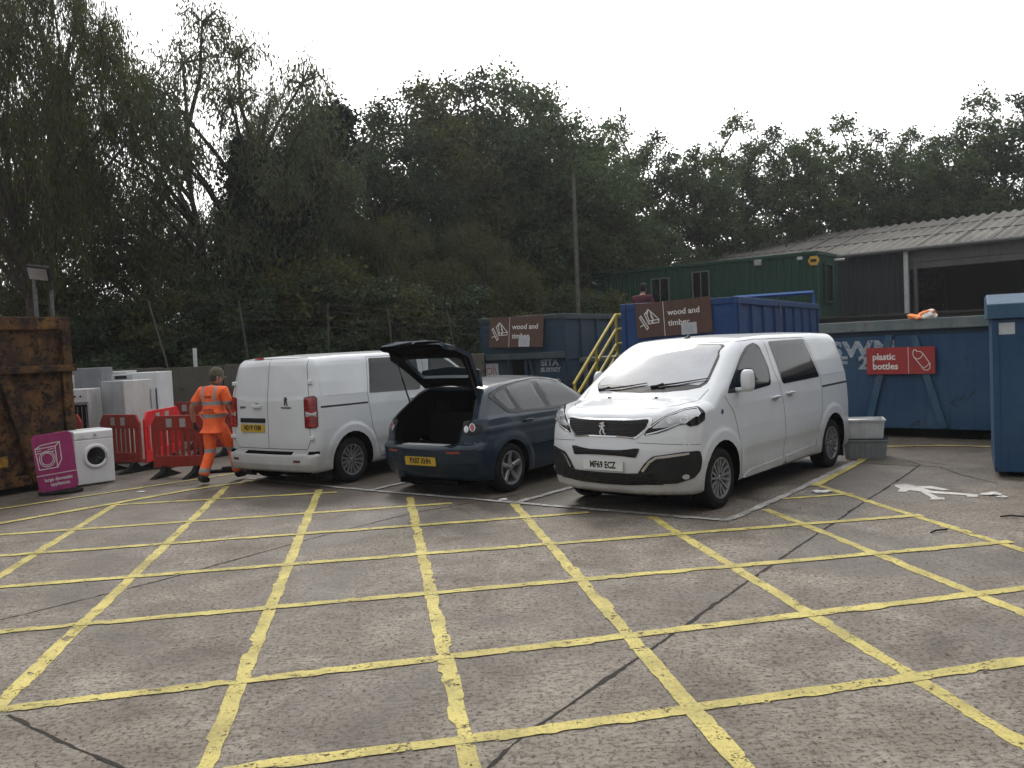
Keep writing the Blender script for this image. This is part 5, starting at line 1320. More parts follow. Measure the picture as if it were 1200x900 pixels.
    m = MB(); m.prism([(0, h), (S, h+rise), (2*S, h)], 0, .1, Matrix(((0, 0, 1, 0), (1, 0, 0, 0), (0, 1, 0, 0), (0, 0, 0, 1)))); m.build('gable', cw, t)
    m = MB(); N = int(L/.075); V = []
    for k in range(N+1):
        x = -.3+(L+.6)*k/N; c = .06*math.cos(2*math.pi*x/.45)
        for (yy, zz) in ((-.35, h-.08), (S, h+rise), (2*S+.35, h-.08)): V.append((x, yy, zz+c+.05))
    m.add(V, [(3*k+j, 3*k+3+j, 3*k+4+j, 3*k+1+j) for k in range(N) for j in (0, 1)]); rf = m.build('roof', asb, t, smooth=50)
    m = MB()
    for k in range(1, 24): x = -.3+(L+.6)*k/24; m.tube([(x+.0, -.33, h+.0), (x, S, h+rise+.085)], .022, 4)
    for q in (.36, .70): yy = -.35+(S+.35)*q; zz = h-.08+(rise+.08)*q+.075; m.box(-.3, L+.3, yy-.03, yy+.03, zz-.01, zz+.03)
    m.build('sheet_joint', mat_basic('joint_dark', (.09, .088, .08), .9), rf)
    m = MB(); m.tube([(-.3, -.42, h-.08), (L+.3, -.42, h-.08)], .08, 8); m.build('gutter', mat_basic('gutter_grey', (.10, .10, .10), .7), t)
    m = MB(); m.box(xb-.3, xb+9.6, -.05, .10, h-.62, h-.06); m.box(xb-.3, xb+9.6, -.02, .10, h-.9, h-.64); m.build('lintel', mat_worn('lintel_grey', (.10, .10, .095), (.15, .15, .14), .7), t)
    x0, _ = F.hit(1065, 340); m = MB(); m.box(x0-.09, x0+.09, -.34, -.16, 0, h-.0); m.build('white_post', mat_basic('white_post', (.42, .43, .43), .6), t, bevel=.01)
    m = MB(); m.box(xb-.06, xb+.08, -.05, .1, 0, h-.6); m.build('door_post', M['darkalloy'], t)
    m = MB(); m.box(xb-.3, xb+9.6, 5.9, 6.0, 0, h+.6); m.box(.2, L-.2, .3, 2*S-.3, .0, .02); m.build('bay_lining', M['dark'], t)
    # concrete wall, left
    W0, W1 = Vector((-14.5, 20.6, 0)), Vector((-.6, 19.6, 0)); d = W1-W0; t = thing('concrete_wall', 'stained concrete wall running behind the fridges and barriers', 'wall', W0, math.atan2(d.y, d.x))
    n = 9; L = d.length; m = MB()
    for k in range(n): m.box(L*k/n+.012, L*(k+1)/n-.012, 0, .25, 0, 1.72+.02*(k % 2))
    m.build('wall_panel', CONCF, t, bevel=.01); m = MB(); m.box(0, L, .03, .2, 0, 1.70); m.build('joint_fill', M['dark'], t)
    m = MB(); m.box(-.02, L, .0, .28, 1.745, 1.80); 
    # retaining wall of the upper yard
    dc = mat_worn('dark_concrete', (.035, .034, .032), (.05, .048, .044), .7, .9, .6); t = thing('retaining_wall', 'low dark retaining wall holding the upper yard', 'wall', (3.0, 30.5, 0), R_(-34)); m = MB(); m.box(-3.0, 40, 0, .3, 0, 2.2); m.build('wall_face', dc, t)
    m = MB(); m.box(-3.0, 40, -.05, .35, 2.2, 2.27); m.build('coping', dc, t, bevel=.01)
    # fence posts leaning in the scrub
    pm = mat_basic('post_grey', (.065, .065, .06), .8, scale=12, var=.3)
    for i, (a, b, Y, lab) in enumerate([((173.5, 352), (197.5, 433), 20.9, 'thin leaning fence post nearest the grey fridges'), ((279.5, 352), (290.5, 418), 21.0, 'thin leaning fence post above the left van roof corner'),
                                   ((384, 354), (385.5, 415), 21.3, 'upright thin fence post above the middle of the van roof'), ((455, 360), (458.5, 400), 21.5, 'short upright fence post beside the open tailgate'), ((524, 364), (531, 402), 21.8, 'slanting fence post above the open tailgate')]):
        A, B_ = PT(*a, Y), PT(*b, Y+.05); B2 = B_+(B_-A)*.35; B2.z = max(1.2, B2.z)
        m = MB(); m.tube([B2, B_, A], .022, 6); o = m.build('fence_post', pm, None, smooth=50); tag(o, lab, 'fence post', 'leaning fence posts in the scrub')
    wires = MB()
    for zz in (0, 1, 2, 3):
        pts = [PT(279, 356+9*zz, 21.05), PT(384, 357+9*zz, 21.2), PT(455, 362+8*zz, 21.4), PT(524, 366+8*zz, 21.7), PT(575, 366+9*zz, 22.3)]
        wires.tube([tuple(p) for p in pts], .004, 4)
    o = wires.build('fence_wire', mat_basic('wire', (.05, .05, .05), .7), None); tag(o, 'sagging strands of wire strung between the fence posts', 'fence wire')
    A, B_ = PT(228, 408, 20.9), PT(229, 428, 20.9); m = MB(); m.tube([B_-Vector((0, 0, .2)), A], .05, 8); o = m.build('marker_post', mat_basic('marker_white', (.55, .55, .54), .6), None, smooth=50); tag(o, 'short white marker post standing on the concrete wall', 'post')
    # broken pipe leaning on the wall
    A, B_ = PT(197.5, 433, 20.3), PT(198, 459, 20.3); m = MB(); m.tube([Vector((B_.x+.02, B_.y, 1.1)), A], .045, 6); o = m.build('black_pipe', M['rubber'], None); tag(o, 'short black pipe hanging down the concrete wall', 'pipe')
    # wooden pole
    A, B_ = PT(672, 208, 29.5), PT(677, 366, 29.5); t = thing('wooden_pole', 'tall bare wooden pole standing before the trees', 'pole', (B_.x, B_.y, 0), 0)
    m = MB(); m.tube([(0, 0, 0), (A.x-B_.x, 0, A.z)], [.085, .055], 12); m.build('shaft', mat_basic('old_wood', (.10, .095, .08), .9, scale=10, var=.3), t, smooth=50)
    # floodlight
    A = PT(46, 320, 15.4); t = thing('flood_light', 'tilted black floodlight on thin posts behind the rusty container', 'floodlight', (A.x, A.y, 0), 0)
    m = MB(); m.tube([(-.10, 0, 0), (-.10, 0, A.z-.1)], .035, 8); m.tube([(.06, .25, 0), (.06, .25, A.z-.3)], .03, 8); m.build('mast', M['chrome'] if 0 else mat_basic('galvanised', (.11, .11, .11), .6, .3, scale=20, var=.4), t, smooth=50)
    T = Matrix.Translation((0, 0, A.z)) @ Matrix.Rotation(R_(8), 4, 'Y') @ Matrix.Rotation(R_(28), 4, 'X')
    m = MB(); m.box(-.20, .20, -.05, .06, -.14, .14, 0, T); h_ = m.build('lamp_head', M['rubber'], t, bevel=.02); m = MB(); m.box(-.17, .17, -.058, -.051, -.11, .11, 0, T); m.build('lamp_glass', M['lens'], h_)
    m = MB(); m.tube([(-.10, 0, A.z-.28), (.0, 0, A.z-.12)], .02, 6); m.build('bracket', M['blackplastic'], t)
# ------------------------------------------------------------------ trees
def leaf_mat(name, c0, c1, trans=.35):
    m, nt, b = newmat(name)
    g = nt.nodes.new('ShaderNodeNewGeometry'); n = noise(nt, coord(nt), .35, 3)
    r = math_n(nt, 'ADD', math_n(nt, 'MULTIPLY', g.outputs['Random Per Island'], .55), math_n(nt, 'MULTIPLY', n, .5))
    c = ramp(nt, r, [(.2, c0), (.6, tuple((a+b_)/2 for a, b_ in zip(c0, c1))), (.9, c1)])
    link(nt, c, b.inputs['Base Color']); b.inputs['Roughness'].default_value = .7; b.inputs['Specular IOR Level'].default_value = .18
    tl = nt.nodes.new('ShaderNodeBsdfTranslucent'); link(nt, c, tl.inputs[0])
    mx = nt.nodes.new('ShaderNodeMixShader'); mx.inputs[0].default_value = trans
    link(nt, b.outputs[0], mx.inputs[1]); link(nt, tl.outputs[0], mx.inputs[2]); link(nt, mx.outputs[0], nt.nodes['Material Output'].inputs[0])
    return m
BARK = mat_basic('bark', (.055, .045, .036), .95, scale=8, var=.35, bumps=.4)
def leaves_mesh(name, C, D, ln, wd, mat, rs):
    """C leaf centres, D leaf directions; each leaf a folded pair of faces"""
    n = len(C); D = D/np.maximum(np.linalg.norm(D, axis=1, keepdims=True), 1e-6)
    r = rs.normal(size=(n, 3)); S = np.cross(D, r); S /= np.maximum(np.linalg.norm(S, axis=1, keepdims=True), 1e-6); U = np.cross(S, D)
    l = ln*rs.uniform(.6, 1.3, (n, 1)); w = wd*rs.uniform(.7, 1.3, (n, 1))
    a = C-D*l*.5; b = C+S*w*.5+U*w*.15; c = C+D*l*.5-U*l*.12; d = C-S*w*.5+U*w*.15
    V = np.stack([a, b, c, d], 1).reshape(-1, 3)
    me = bpy.data.meshes.new(name); me.vertices.add(4*n); me.vertices.foreach_set('co', V.ravel().astype(np.float32))
    me.loops.add(4*n); me.loops.foreach_set('vertex_index', np.arange(4*n, dtype=np.int32))
    me.polygons.add(n); me.polygons.foreach_set('loop_start', np.arange(0, 4*n, 4, dtype=np.int32)); me.polygons.foreach_set('loop_total', np.full(n, 4, dtype=np.int32))
    me.update(); me.validate(); me.materials.append(mat); return me
def tree_parts(seed, H, crown, kind, leaf, leaves, ln, wd, trunk_r=.25, stems=1, lean=(0, 0), density=1.0, twig=.9):
    """crown: list of (x, y, z, r) lobes. returns (trunk mesh, crown mesh)"""
    rs = np.random.default_rng(seed); pr = random.Random(seed)
    tb = MB(); st = []
    for s in range(stems):
        ang = pr.uniform(0, 6.28); sp = 0 if stems == 1 else .7; bx, by = math.cos(ang)*sp*.4, math.sin(ang)*sp*.4
        pts = []; N = 7
        for k in range(N+1):
            f = k/N; pts.append((bx+lean[0]*f+math.cos(ang)*sp*2*f*f*(stems > 1)+pr.uniform(-.12, .12)*f, by+lean[1]*f+math.sin(ang)*sp*2*f*f*(stems > 1)+pr.uniform(-.12, .12)*f, H*(.74 if kind == 'willow' else .86)*f))
        rr = trunk_r*(1 if stems == 1 else .65); tb.tube(pts, [rr*(1.25 if k == 0 else 1)*(1-.85*k/N)+.02 for k in range(N+1)], 8); st.append(pts)
    C = []; D = []; tot = sum(l[3]**2 for l in crown)
    for (x, y, z, r) in crown:
        L = Vector((x, y, z)); P = min(st, key=lambda q: (Vector(q[4])-L).length); hz = max(.15, min(.95, (z-r*.9)/H/.86)); f = hz*7*.95; i = min(6, int(f)); A = Vector(P[i]).lerp(Vector(P[i+1]), f-i)
        Mid = A.lerp(L, .5)+Vector((pr.uniform(-.3, .3), pr.uniform(-.3, .3), pr.uniform(0, .4)))
        tb.tube([A, Mid, L], [max(.03, trunk_r*.38), .05, .03], 6)
        n_l = int(leaves*r*r/tot*density); nt_ = max(6, int(9*r*twig*2)); per = max(1, n_l//nt_)
        for k in range(nt_):
            d = Vector(rs.normal(size=3)); d.normalize()
            if d.z < -.3 and kind != 'willow': d.z *= .4; d.normalize()
            e = L+Vector((d.x*r, d.y*r, d.z*r*.85))*rs.uniform(.65, 1.12)
            q = L.lerp(e, .5)+Vector((0, 0, .12*r))
            if kind == 'willow': e = e+Vector((0, 0, -rs.uniform(.2, .9)*r*.8))
            if k % 2 == 0: tb.tube([L, q, e], [.028, .018, .007], 4, cap=False)
            t = rs.uniform(.25, 1.0, per)**.8
            base = (1-t)[:, None]**2*np.array(L)+2*(t*(1-t))[:, None]*np.array(q)+(t**2)[:, None]*np.array(e)
            j = rs.normal(size=(per, 3))*r*(.14 if kind == 'willow' else .17)
            if kind == 'willow': j[:, 2] *= 1.6
            C.append(base+j)
            if kind == 'willow': D.append(np.array([0, 0, -1.0])+rs.normal(size=(per, 3))*.45+np.array(e-L)[None]*.15)
            else: D.append(rs.normal(size=(per, 3))+np.array([0, 0, -.3]))
    C = np.concatenate(C); D = np.concatenate(D)
    if leaf is None: cm = None
    else: cm = leaves_mesh('crown', C, D, ln, wd, leaf, rs)
    return tb, cm
def lobes(seed, zc0, zc1, rad, n, rl, shape=lambda f: 1.0):
    """scatter lobes in an envelope: f is 0 at the crown base and 1 at its top"""
    pr = random.Random(seed); out = []; tries = 0
    while len(out) < n and tries < 4000:
        tries += 1; f = pr.random(); R = rad*shape(f); a = pr.uniform(0, 2*math.pi); q = R*math.sqrt(pr.uniform(.05, 1)); r = rl*pr.uniform(.65, 1.3)
        p = (q*math.cos(a), q*math.sin(a), zc0+(zc1-zc0)*f, r)
        if all((p[0]-o[0])**2+(p[1]-o[1])**2+(p[2]-o[2])**2 > (.62*(r+o[3]))**2 for o in out): out.append(p)
    return out
def make_trees():
    g1 = leaf_mat('leaf_mid', (.050, .075, .032), (.115, .155, .065), .45)
    g2 = leaf_mat('leaf_dark', (.027, .044, .022), (.066, .094, .044), .35)
    g3 = leaf_mat('leaf_willow', (.050, .066, .032), (.120, .140, .068), .45)
    g4 = leaf_mat('leaf_olive', (.048, .058, .020), (.125, .125, .042), .4)
    ivy = leaf_mat('leaf_ivy', (.010, .017, .012), (.026, .036, .022), .1)
    rnd_ = random.Random(21)
    protos = {}
    def proto(key, *a, **k):
        tb, cm = tree_parts(*a, **k); tm = tb.build('trunk', BARK, None, smooth=60); me = tm.data; bpy.data.objects.remove(tm); protos[key] = (me, cm)
    egg = lambda f: (math.sin(math.pi*min(1, f*.92+.12)))**.7
    top = lambda f: .55+.6*math.sin(math.pi*min(1, f*.9+.05))
    proto('ash1', 1, 15, lobes(1, 6.0, 14.2, 2.7, 26, 1.25, egg), 'ash', g1, 10500, .22, .13, .13, 2)
    proto('ash2', 2, 15, lobes(2, 5.2, 14.3, 3.1, 30, 1.2, egg), 'ash', g2, 11500, .22, .13, .13, 3)
    proto('ash3', 3, 15, lobes(3, 7.0, 14.4, 2.3, 20, 1.15, egg), 'ash', g1, 8500, .22, .13, .14, 1)
    proto('oak1', 4, 15, lobes(4, 3.0, 14.0, 4.0, 52, 1.45, egg), 'oak', g1, 36000, .20, .13, .32, 2)
    proto('oak2', 5, 15, lobes(5, 2.0, 14.0, 3.6, 46, 1.35, egg), 'oak', g4, 34000, .19, .12, .28, 2)
    proto('oak3', 6, 15, lobes(6, 2.5, 14.0, 3.6, 44, 1.4, egg), 'oak', g2, 32000, .20, .13, .28, 2)
    proto('willow1', 7, 12, lobes(7, 3.4, 11.3, 4.2, 46, 1.15, egg), 'willow', g3, 46000, .17, .042, .20, 3, twig=1.4)
    proto('willow3', 17, 12, lobes(17, 4.6, 11.3, 4.2, 46, 1.25, egg), 'willow', g4, 60000, .16, .045, .24, 2, twig=1.4)
    proto('willow2', 8, 12, lobes(8, 1.5, 11.0, 3.8, 42, 1.25, egg), 'willow', g4, 36000, .17, .045, .30, 2)
    proto('bush1', 9, 4, lobes(9, .5, 3.4, 2.2, 26, .85, lambda f: 1.1-.5*f), 'oak', g4, 16000, .13, .09, .08, 3)
    proto('bush2', 10, 4, lobes(10, .4, 3.2, 2.4, 26, .85, lambda f: 1.1-.5*f), 'oak', g2, 16000, .13, .09, .08, 3)
    def put(key, px, Y, topy, label, group, rz=None, name='tree', wide=1.0, base=0.0, cat='tree'):
        P = PT(px, topy, Y); h0 = {'a': 15, 'o': 15, 'w': 12, 'b': 4}[key[0]]
        s = (P.z-base)/(h0*.985)
        t = thing(name, label, cat, (P.x+ (P.z*.0467*0), Y, base), rnd_.uniform(0, 6.28) if rz is None else rz, group)
        t.scale = (s*wide, s*wide, s)
        tm, cm = protos[key]; new_obj('trunk', tm, t); new_obj('crown' if cat == 'tree' else 'foliage', cm, t); return t
    # right hand row behind the shed
    row = [('ash1', 722, 47, 139, 'slim tree in the row just right of the wooden pole, behind the green cabin'), ('ash2', 770, 49, 149, 'tree in the back row over the left end of the shed roof'), ('ash3', 812, 46, 163, 'narrow tree in the back row rising over the roof end'),
           ('ash1', 862, 48, 137, 'tree with bright gaps among its stems above the green cabin'), ('ash2', 905, 50, 141, 'tree in the back row above the right end of the green cabin'), ('ash3', 945, 47, 143, 'slender tree directly above the yellow alarm box'),
           ('ash1', 985, 49, 137, 'tree in the back row above the dark cladding of the shed'), ('ash2', 1030, 51, 146, 'dense dark tree in the back row above the shed roof'), ('ash3', 1070, 47, 141, 'thin tree in the back row over the white post'),
           ('oak3', 1105, 51, 151, 'dark tree in the back row over the open bay of the shed'), ('ash1', 1150, 46, 109, 'tallest tree in the back row toward its right end'), ('ash2', 1195, 46, 103, 'large tree closing the right end of the back row'), ('ash1', 1250, 49, 116, 'tree past the right end of the back row, over the shed')]
    for k, px, Y, ty, lab in row: put(k, px, Y, ty, lab, None)
    for i, (px, Y) in enumerate(((1010, 56), (1125, 57), (1085, 58))):
        put(('ash2', 'ash3', 'ash1')[i % 3], px, Y, 195+8*(i % 3), 'slim background tree showing between the stems of the back row', 'background trees behind the back row')
    # middle mass
    mid = [('oak1', 655, 40, 118, 'rounded green tree left of the wooden pole'), ('oak1', 600, 42, 68, 'tallest broad tree at the centre of the wood, pale green crown'), ('oak3', 545, 40, 78, 'dark broad tree left of the tallest tree'),
           ('oak2', 492, 37, 70, 'leafy olive tree with feathery top, left of centre in the wood'), ('oak3', 448, 34, 112, 'very dark tree beside the ivy clad leaning limb'), ('oak2', 705, 40, 205, 'lower bushy tree at the foot of the pole'),
           ('oak1', 770, 42, 250, 'rounded low tree beside the left end of the cabin'), ('oak3', 640, 46, 140, 'dark tree filling in behind the wooden pole'), ('oak2', 395, 36, 205, 'olive tree with drooping leaves behind the left van')]
    for k, px, Y, ty, lab in mid: put(k, px, Y, ty, lab, None)
    low = [('willow2', 455, 29, 225, 'olive willow with hanging shoots above the open tailgate'), ('willow2', 560, 32, 235, 'olive green sallow above the tilted brown sign'), ('bush1', 350, 25, 300, 'low shrub behind the concrete wall, above the left van')]
    for k, px, Y, ty, lab in low: put(k, px, Y, ty, lab, None)
    # left willows
    put('willow1', 235, 27, -5, 'tall airy willow with open crown against the sky', None, .4, wide=1.02)
    put('willow1', 322, 31, 95, 'slighter thin leaved willow between the airy one and the ivy covered limb', None, 2.2, wide=.62)
    put('willow3', 12, 21.5, -120, 'dense dark willow towering over the rusty container', None, 1.0, wide=.55)
    put('willow2', 55, 26, 130, 'dark low willow between the floodlight and the airy willow', None, 2.7, wide=1.25)
    put('willow2', 150, 29, 185, 'brownish willow thicket behind the grey fridges', None, 4.0, wide=1.1)
    for i, (px, Y, ty) in enumerate(((60, 24.5, 330), (130, 23.5, 345), (205, 23.8, 340), (270, 24, 318), (340, 24.5, 330), (400, 24.5, 318), (455, 25, 335), (520, 26, 330), (585, 31, 335), (640, 32, 330), (690, 33, 335))):
        put(('bush1', 'bush2')[i % 2], px, Y, ty, 'scrubby bush growing along the foot of the wood', 'scrub bushes along the foot of the wood', name='bush', cat='bush', base=1.0, wide=1.15)
    # ivy clad trunk and leaning limb
    def ivy_stem(label, pts, rr, n, nm='ivy_tree'):
        P = [PT(*p) for p in pts]; base = Vector((P[0].x, P[0].y, 0)); t = thing(nm, label, 'tree', base, 0)
        L = [p-base for p in P]; L[0].z = 0; tb = MB(); tb.tube(L, [.30*(1-.7*k/(len(L)-1)) for k in range(len(L))], 8); tb.build('trunk', BARK, t, smooth=60)
        C = []; rs = np.random.default_rng(n)
        for _ in range(n):
            k = rs.integers(0, len(L)-1); f = rs.random(); c = np.array(L[k].lerp(L[k+1], f)); r_ = rr[k]*(1-f)+rr[k+1]*f
            v = rs.normal(size=3); v /= np.linalg.norm(v); C.append(c+v*r_*(rs.uniform(.3, 1.05) if rs.random() < .8 else rs.uniform(1.0, 1.7))*(1+.35*math.sin(c[2]*3.1+c[0]*2+v[0]*2.5)*math.cos(v[2]*3+c[2]*1.7)))
        C = np.array(C); new_obj('ivy', leaves_mesh('ivy', C, rs.normal(size=(n, 3)), .15, .12, ivy, rs), t)
    ivy_stem('dark ivy smothered trunk rising inside the airy willow', [(300, 420, 26), (297, 330, 26), (292, 240, 26), (285, 170, 26)], [1.0, 1.1, .75, .2], 16000)
    ivy_stem('ivy covered limb slanting up to a bare broken tip', [(325, 400, 28), (330, 300, 28), (350, 210, 28), (382, 160, 28), (404, 135, 28)], [1.2, 1.25, 1.05, .7, .22], 22000)
    for X, Y, H, k in ((23, 5, 15, 'oak3'), (27, 11, 17, 'oak1'), (31, 17, 17, 'oak2'), (21, -3, 13, 'oak3'), (15, -14, 12, 'oak1')):
        t = thing('tree', 'broad tree standing beyond the right side of the yard', 'tree', (X, Y, 0), X, 'trees beyond the right side of the yard'); t.scale = (H/15,)*3; new_obj('trunk', protos[k][0], t); new_obj('crown', protos[k][1], t)
    # undergrowth on the bank: nobody could count it
    rs = np.random.default_rng(5); n = 42000; X = rs.uniform(-19, -1.6, n); Y = rs.uniform(20.7, 32, n); Z = bank_z(X, Y)+rs.random(n)**1.5*(.5+.35*np.sin(X*1.3+Y)+.15*np.sin(X*3.7))
    o = new_obj('undergrowth', leaves_mesh('undergrowth', np.stack([X, Y, Z], 1), rs.normal(size=(n, 3))+np.array([0, 0, .6]), .16, .09, g2, rs), None); tag(o, 'tangled dark green undergrowth covering the bank', 'undergrowth', kind='stuff')
def bank_z(X, Y):
    t = np.clip((np.asarray(Y)-20.4)/14, 0, 1); return 1.25+1.2*t*t*(3-2*t)*1.0+.12*np.sin(np.asarray(X)*.9)*t
# ------------------------------------------------------------------ ground and markings
def mat_ground():
    m, nt, b = newmat('yard_concrete'); v = coord(nt)
    big = noise(nt, v, .35, 4, .55, .3); mid = noise(nt, v, 1.7, 8, .68, .4); fine = noise(nt, v, 34, 8, .8); grit = noise(nt, v, 120, 3, .7)
    mp = node(nt, 'ShaderNodeMapping'); mp.inputs['Rotation'].default_value = (0, 0, R_(22)); mp.inputs['Scale'].default_value = (1.0, 9.0, 1); link(nt, v, mp.inputs[0])
    brush = noise(nt, mp.outputs[0], 7.0, 6, .7, .2)
    c = ramp(nt, mid, [(.30, (.13, .108, .086)), (.50, (.23, .198, .163)), (.70, (.30, .268, .228))])
    c = mixc(nt, ramp(nt, big, [(.35, (0,)*3), (.65, (1,)*3)]), c, (.25, .215, .175)); 
    c2 = mixc(nt, .6, c, ramp(nt, mid, [(.34, (.115, .095, .076)), (.50, (.205, .178, .148)), (.66, (.33, .295, .25))]))
    c3 = mixc(nt, ramp(nt, brush, [(.50, (0,)*3), (.66, (.55,)*3)]), c2, (.045, .038, .031))
    fine2 = noise(nt, v, 19, 10, .82, .5)
    c4 = mixc(nt, ramp(nt, fine, [(.51, (0,)*3), (.58, (.9,)*3)]), c3, (.042, .034, .027))
    c4 = mixc(nt, ramp(nt, fine2, [(.52, (0,)*3), (.60, (.6,)*3)]), c4, (.036, .028, .021))
    c4 = mixc(nt, ramp(nt, grit, [(.60, (0,)*3), (.70, (.5,)*3)]), c4, (.26, .245, .22))
    # wet, darker patches; stronger towards the bays, painting in shade under the vehicles too
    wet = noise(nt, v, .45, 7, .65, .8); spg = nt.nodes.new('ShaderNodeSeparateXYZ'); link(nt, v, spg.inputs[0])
    damp_shade = math_n(nt, 'MULTIPLY', math_n(nt, 'MULTIPLY', math_n(nt, 'SUBTRACT', spg.outputs[1], 8.0), .25, True), .20)
    wf = ramp(nt, math_n(nt, 'ADD', wet, damp_shade), [(.50, (0,)*3), (.62, (1,)*3)])
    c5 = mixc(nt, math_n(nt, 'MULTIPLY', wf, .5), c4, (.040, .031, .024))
    # reddish spilled stain near the appliances
    st = noise(nt, v, .8, 4, .6); c5 = mixc(nt, ramp(nt, st, [(.66, (0,)*3), (.74, (.35,)*3)]), c5, (.075, .038, .030))
    link(nt, c5, b.inputs['Base Color'])
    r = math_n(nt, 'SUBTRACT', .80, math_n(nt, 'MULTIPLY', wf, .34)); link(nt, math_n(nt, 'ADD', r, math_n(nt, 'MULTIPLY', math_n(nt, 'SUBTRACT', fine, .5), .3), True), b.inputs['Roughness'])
    b.inputs['Specular IOR Level'].default_value = .3
    h = math_n(nt, 'ADD', math_n(nt, 'MULTIPLY', fine, .7), math_n(nt, 'ADD', math_n(nt, 'MULTIPLY', brush, .5), math_n(nt, 'MULTIPLY', grit, .25)))
    bump(nt, b, h, .7, .012)
    return m
def mat_mark(name, col, lo=.42, wear=1.0):
    """worn thermoplastic paint: chipped away where the noise is high"""
    m, nt, b = newmat(name); v = coord(nt)
    n1 = noise(nt, v, 9, 9, .75, .3); n2 = noise(nt, v, 55, 4, .75); n3 = noise(nt, v, 2.2, 5, .6)
    c = ramp(nt, n3, [(.3, tuple(x*.5 for x in col)), (.62, col)])
    c = mixc(nt, ramp(nt, n2, [(.50, (0,)*3), (.68, (.7,)*3)]), c, (.12, .10, .06))
    link(nt, c, b.inputs['Base Color']); b.inputs['Roughness'].default_value = .75
    s = math_n(nt, 'ADD', math_n(nt, 'MULTIPLY', n1, .65), math_n(nt, 'MULTIPLY', n2, .35))
    f = ramp(nt, s, [(lo+.17, (1,)*3), (lo+.21, (0,)*3)])
    tr = nt.nodes.new('ShaderNodeBsdfTransparent'); mx = nt.nodes.new('ShaderNodeMixShader'); link(nt, f, mx.inputs[0]); link(nt, tr.outputs[0], mx.inputs[1]); link(nt, b.outputs[0], mx.inputs[2]); link(nt, mx.outputs[0], nt.nodes['Material Output'].inputs[0])
    return m
def painted(name, lines, mat, z, rag=.0085, kind='structure', label=None):
    """lines: (list of pixel points, width in metres); hand-ragged edges"""
    rr = random.Random(hash(name) % 1000 if 0 else len(lines)*7); mb = MB()
    for li, (pts, w) in enumerate(lines):
        P = [G(*p) for p in pts]; dense = []
        out = lambda p: p[0] < 0 or p[0] > 1200 or p[1] > 900
        if out(pts[0]): P[0] = P[0]+(P[0]-P[1]).normalized()*(2.5 if pts[0][1] > 900 else 4.5)
        if out(pts[-1]): P[-1] = P[-1]+(P[-1]-P[-2]).normalized()*(2.5 if pts[-1][1] > 900 else 4.5)
        for i in range(len(P)-1):
            k = max(1, int((P[i+1]-P[i]).length/.035)); dense += [P[i].lerp(P[i+1], j/k) for j in range(k)]
        dense.append(P[-1]); b = len(mb.v); zz = z+.0005*(li % 5); of = [0, 0]
        for i, p in enumerate(dense):
            d = (dense[min(i+1, len(dense)-1)]-dense[max(i-1, 0)]).normalized(); n = Vector((-d.y, d.x, 0))
            for s in (0, 1):
                if rr.random() < .35: of[s] = rr.uniform(-rag, rag)*(2.6 if rr.random() < .15 else 1)
            for s, sg in ((0, -1), (1, 1)):
                q = p+n*sg*(w/2+of[s]+rr.uniform(-.0015, .0015)); mb.v.append((q.x, q.y, zz))
        for i in range(len(dense)-1): mb.f.append((b+2*i, b+2*i+1, b+2*i+3, b+2*i+2)[::-1]); mb.mi.append(0)
    return tag(mb.build(name, mat, None), label, kind=kind)
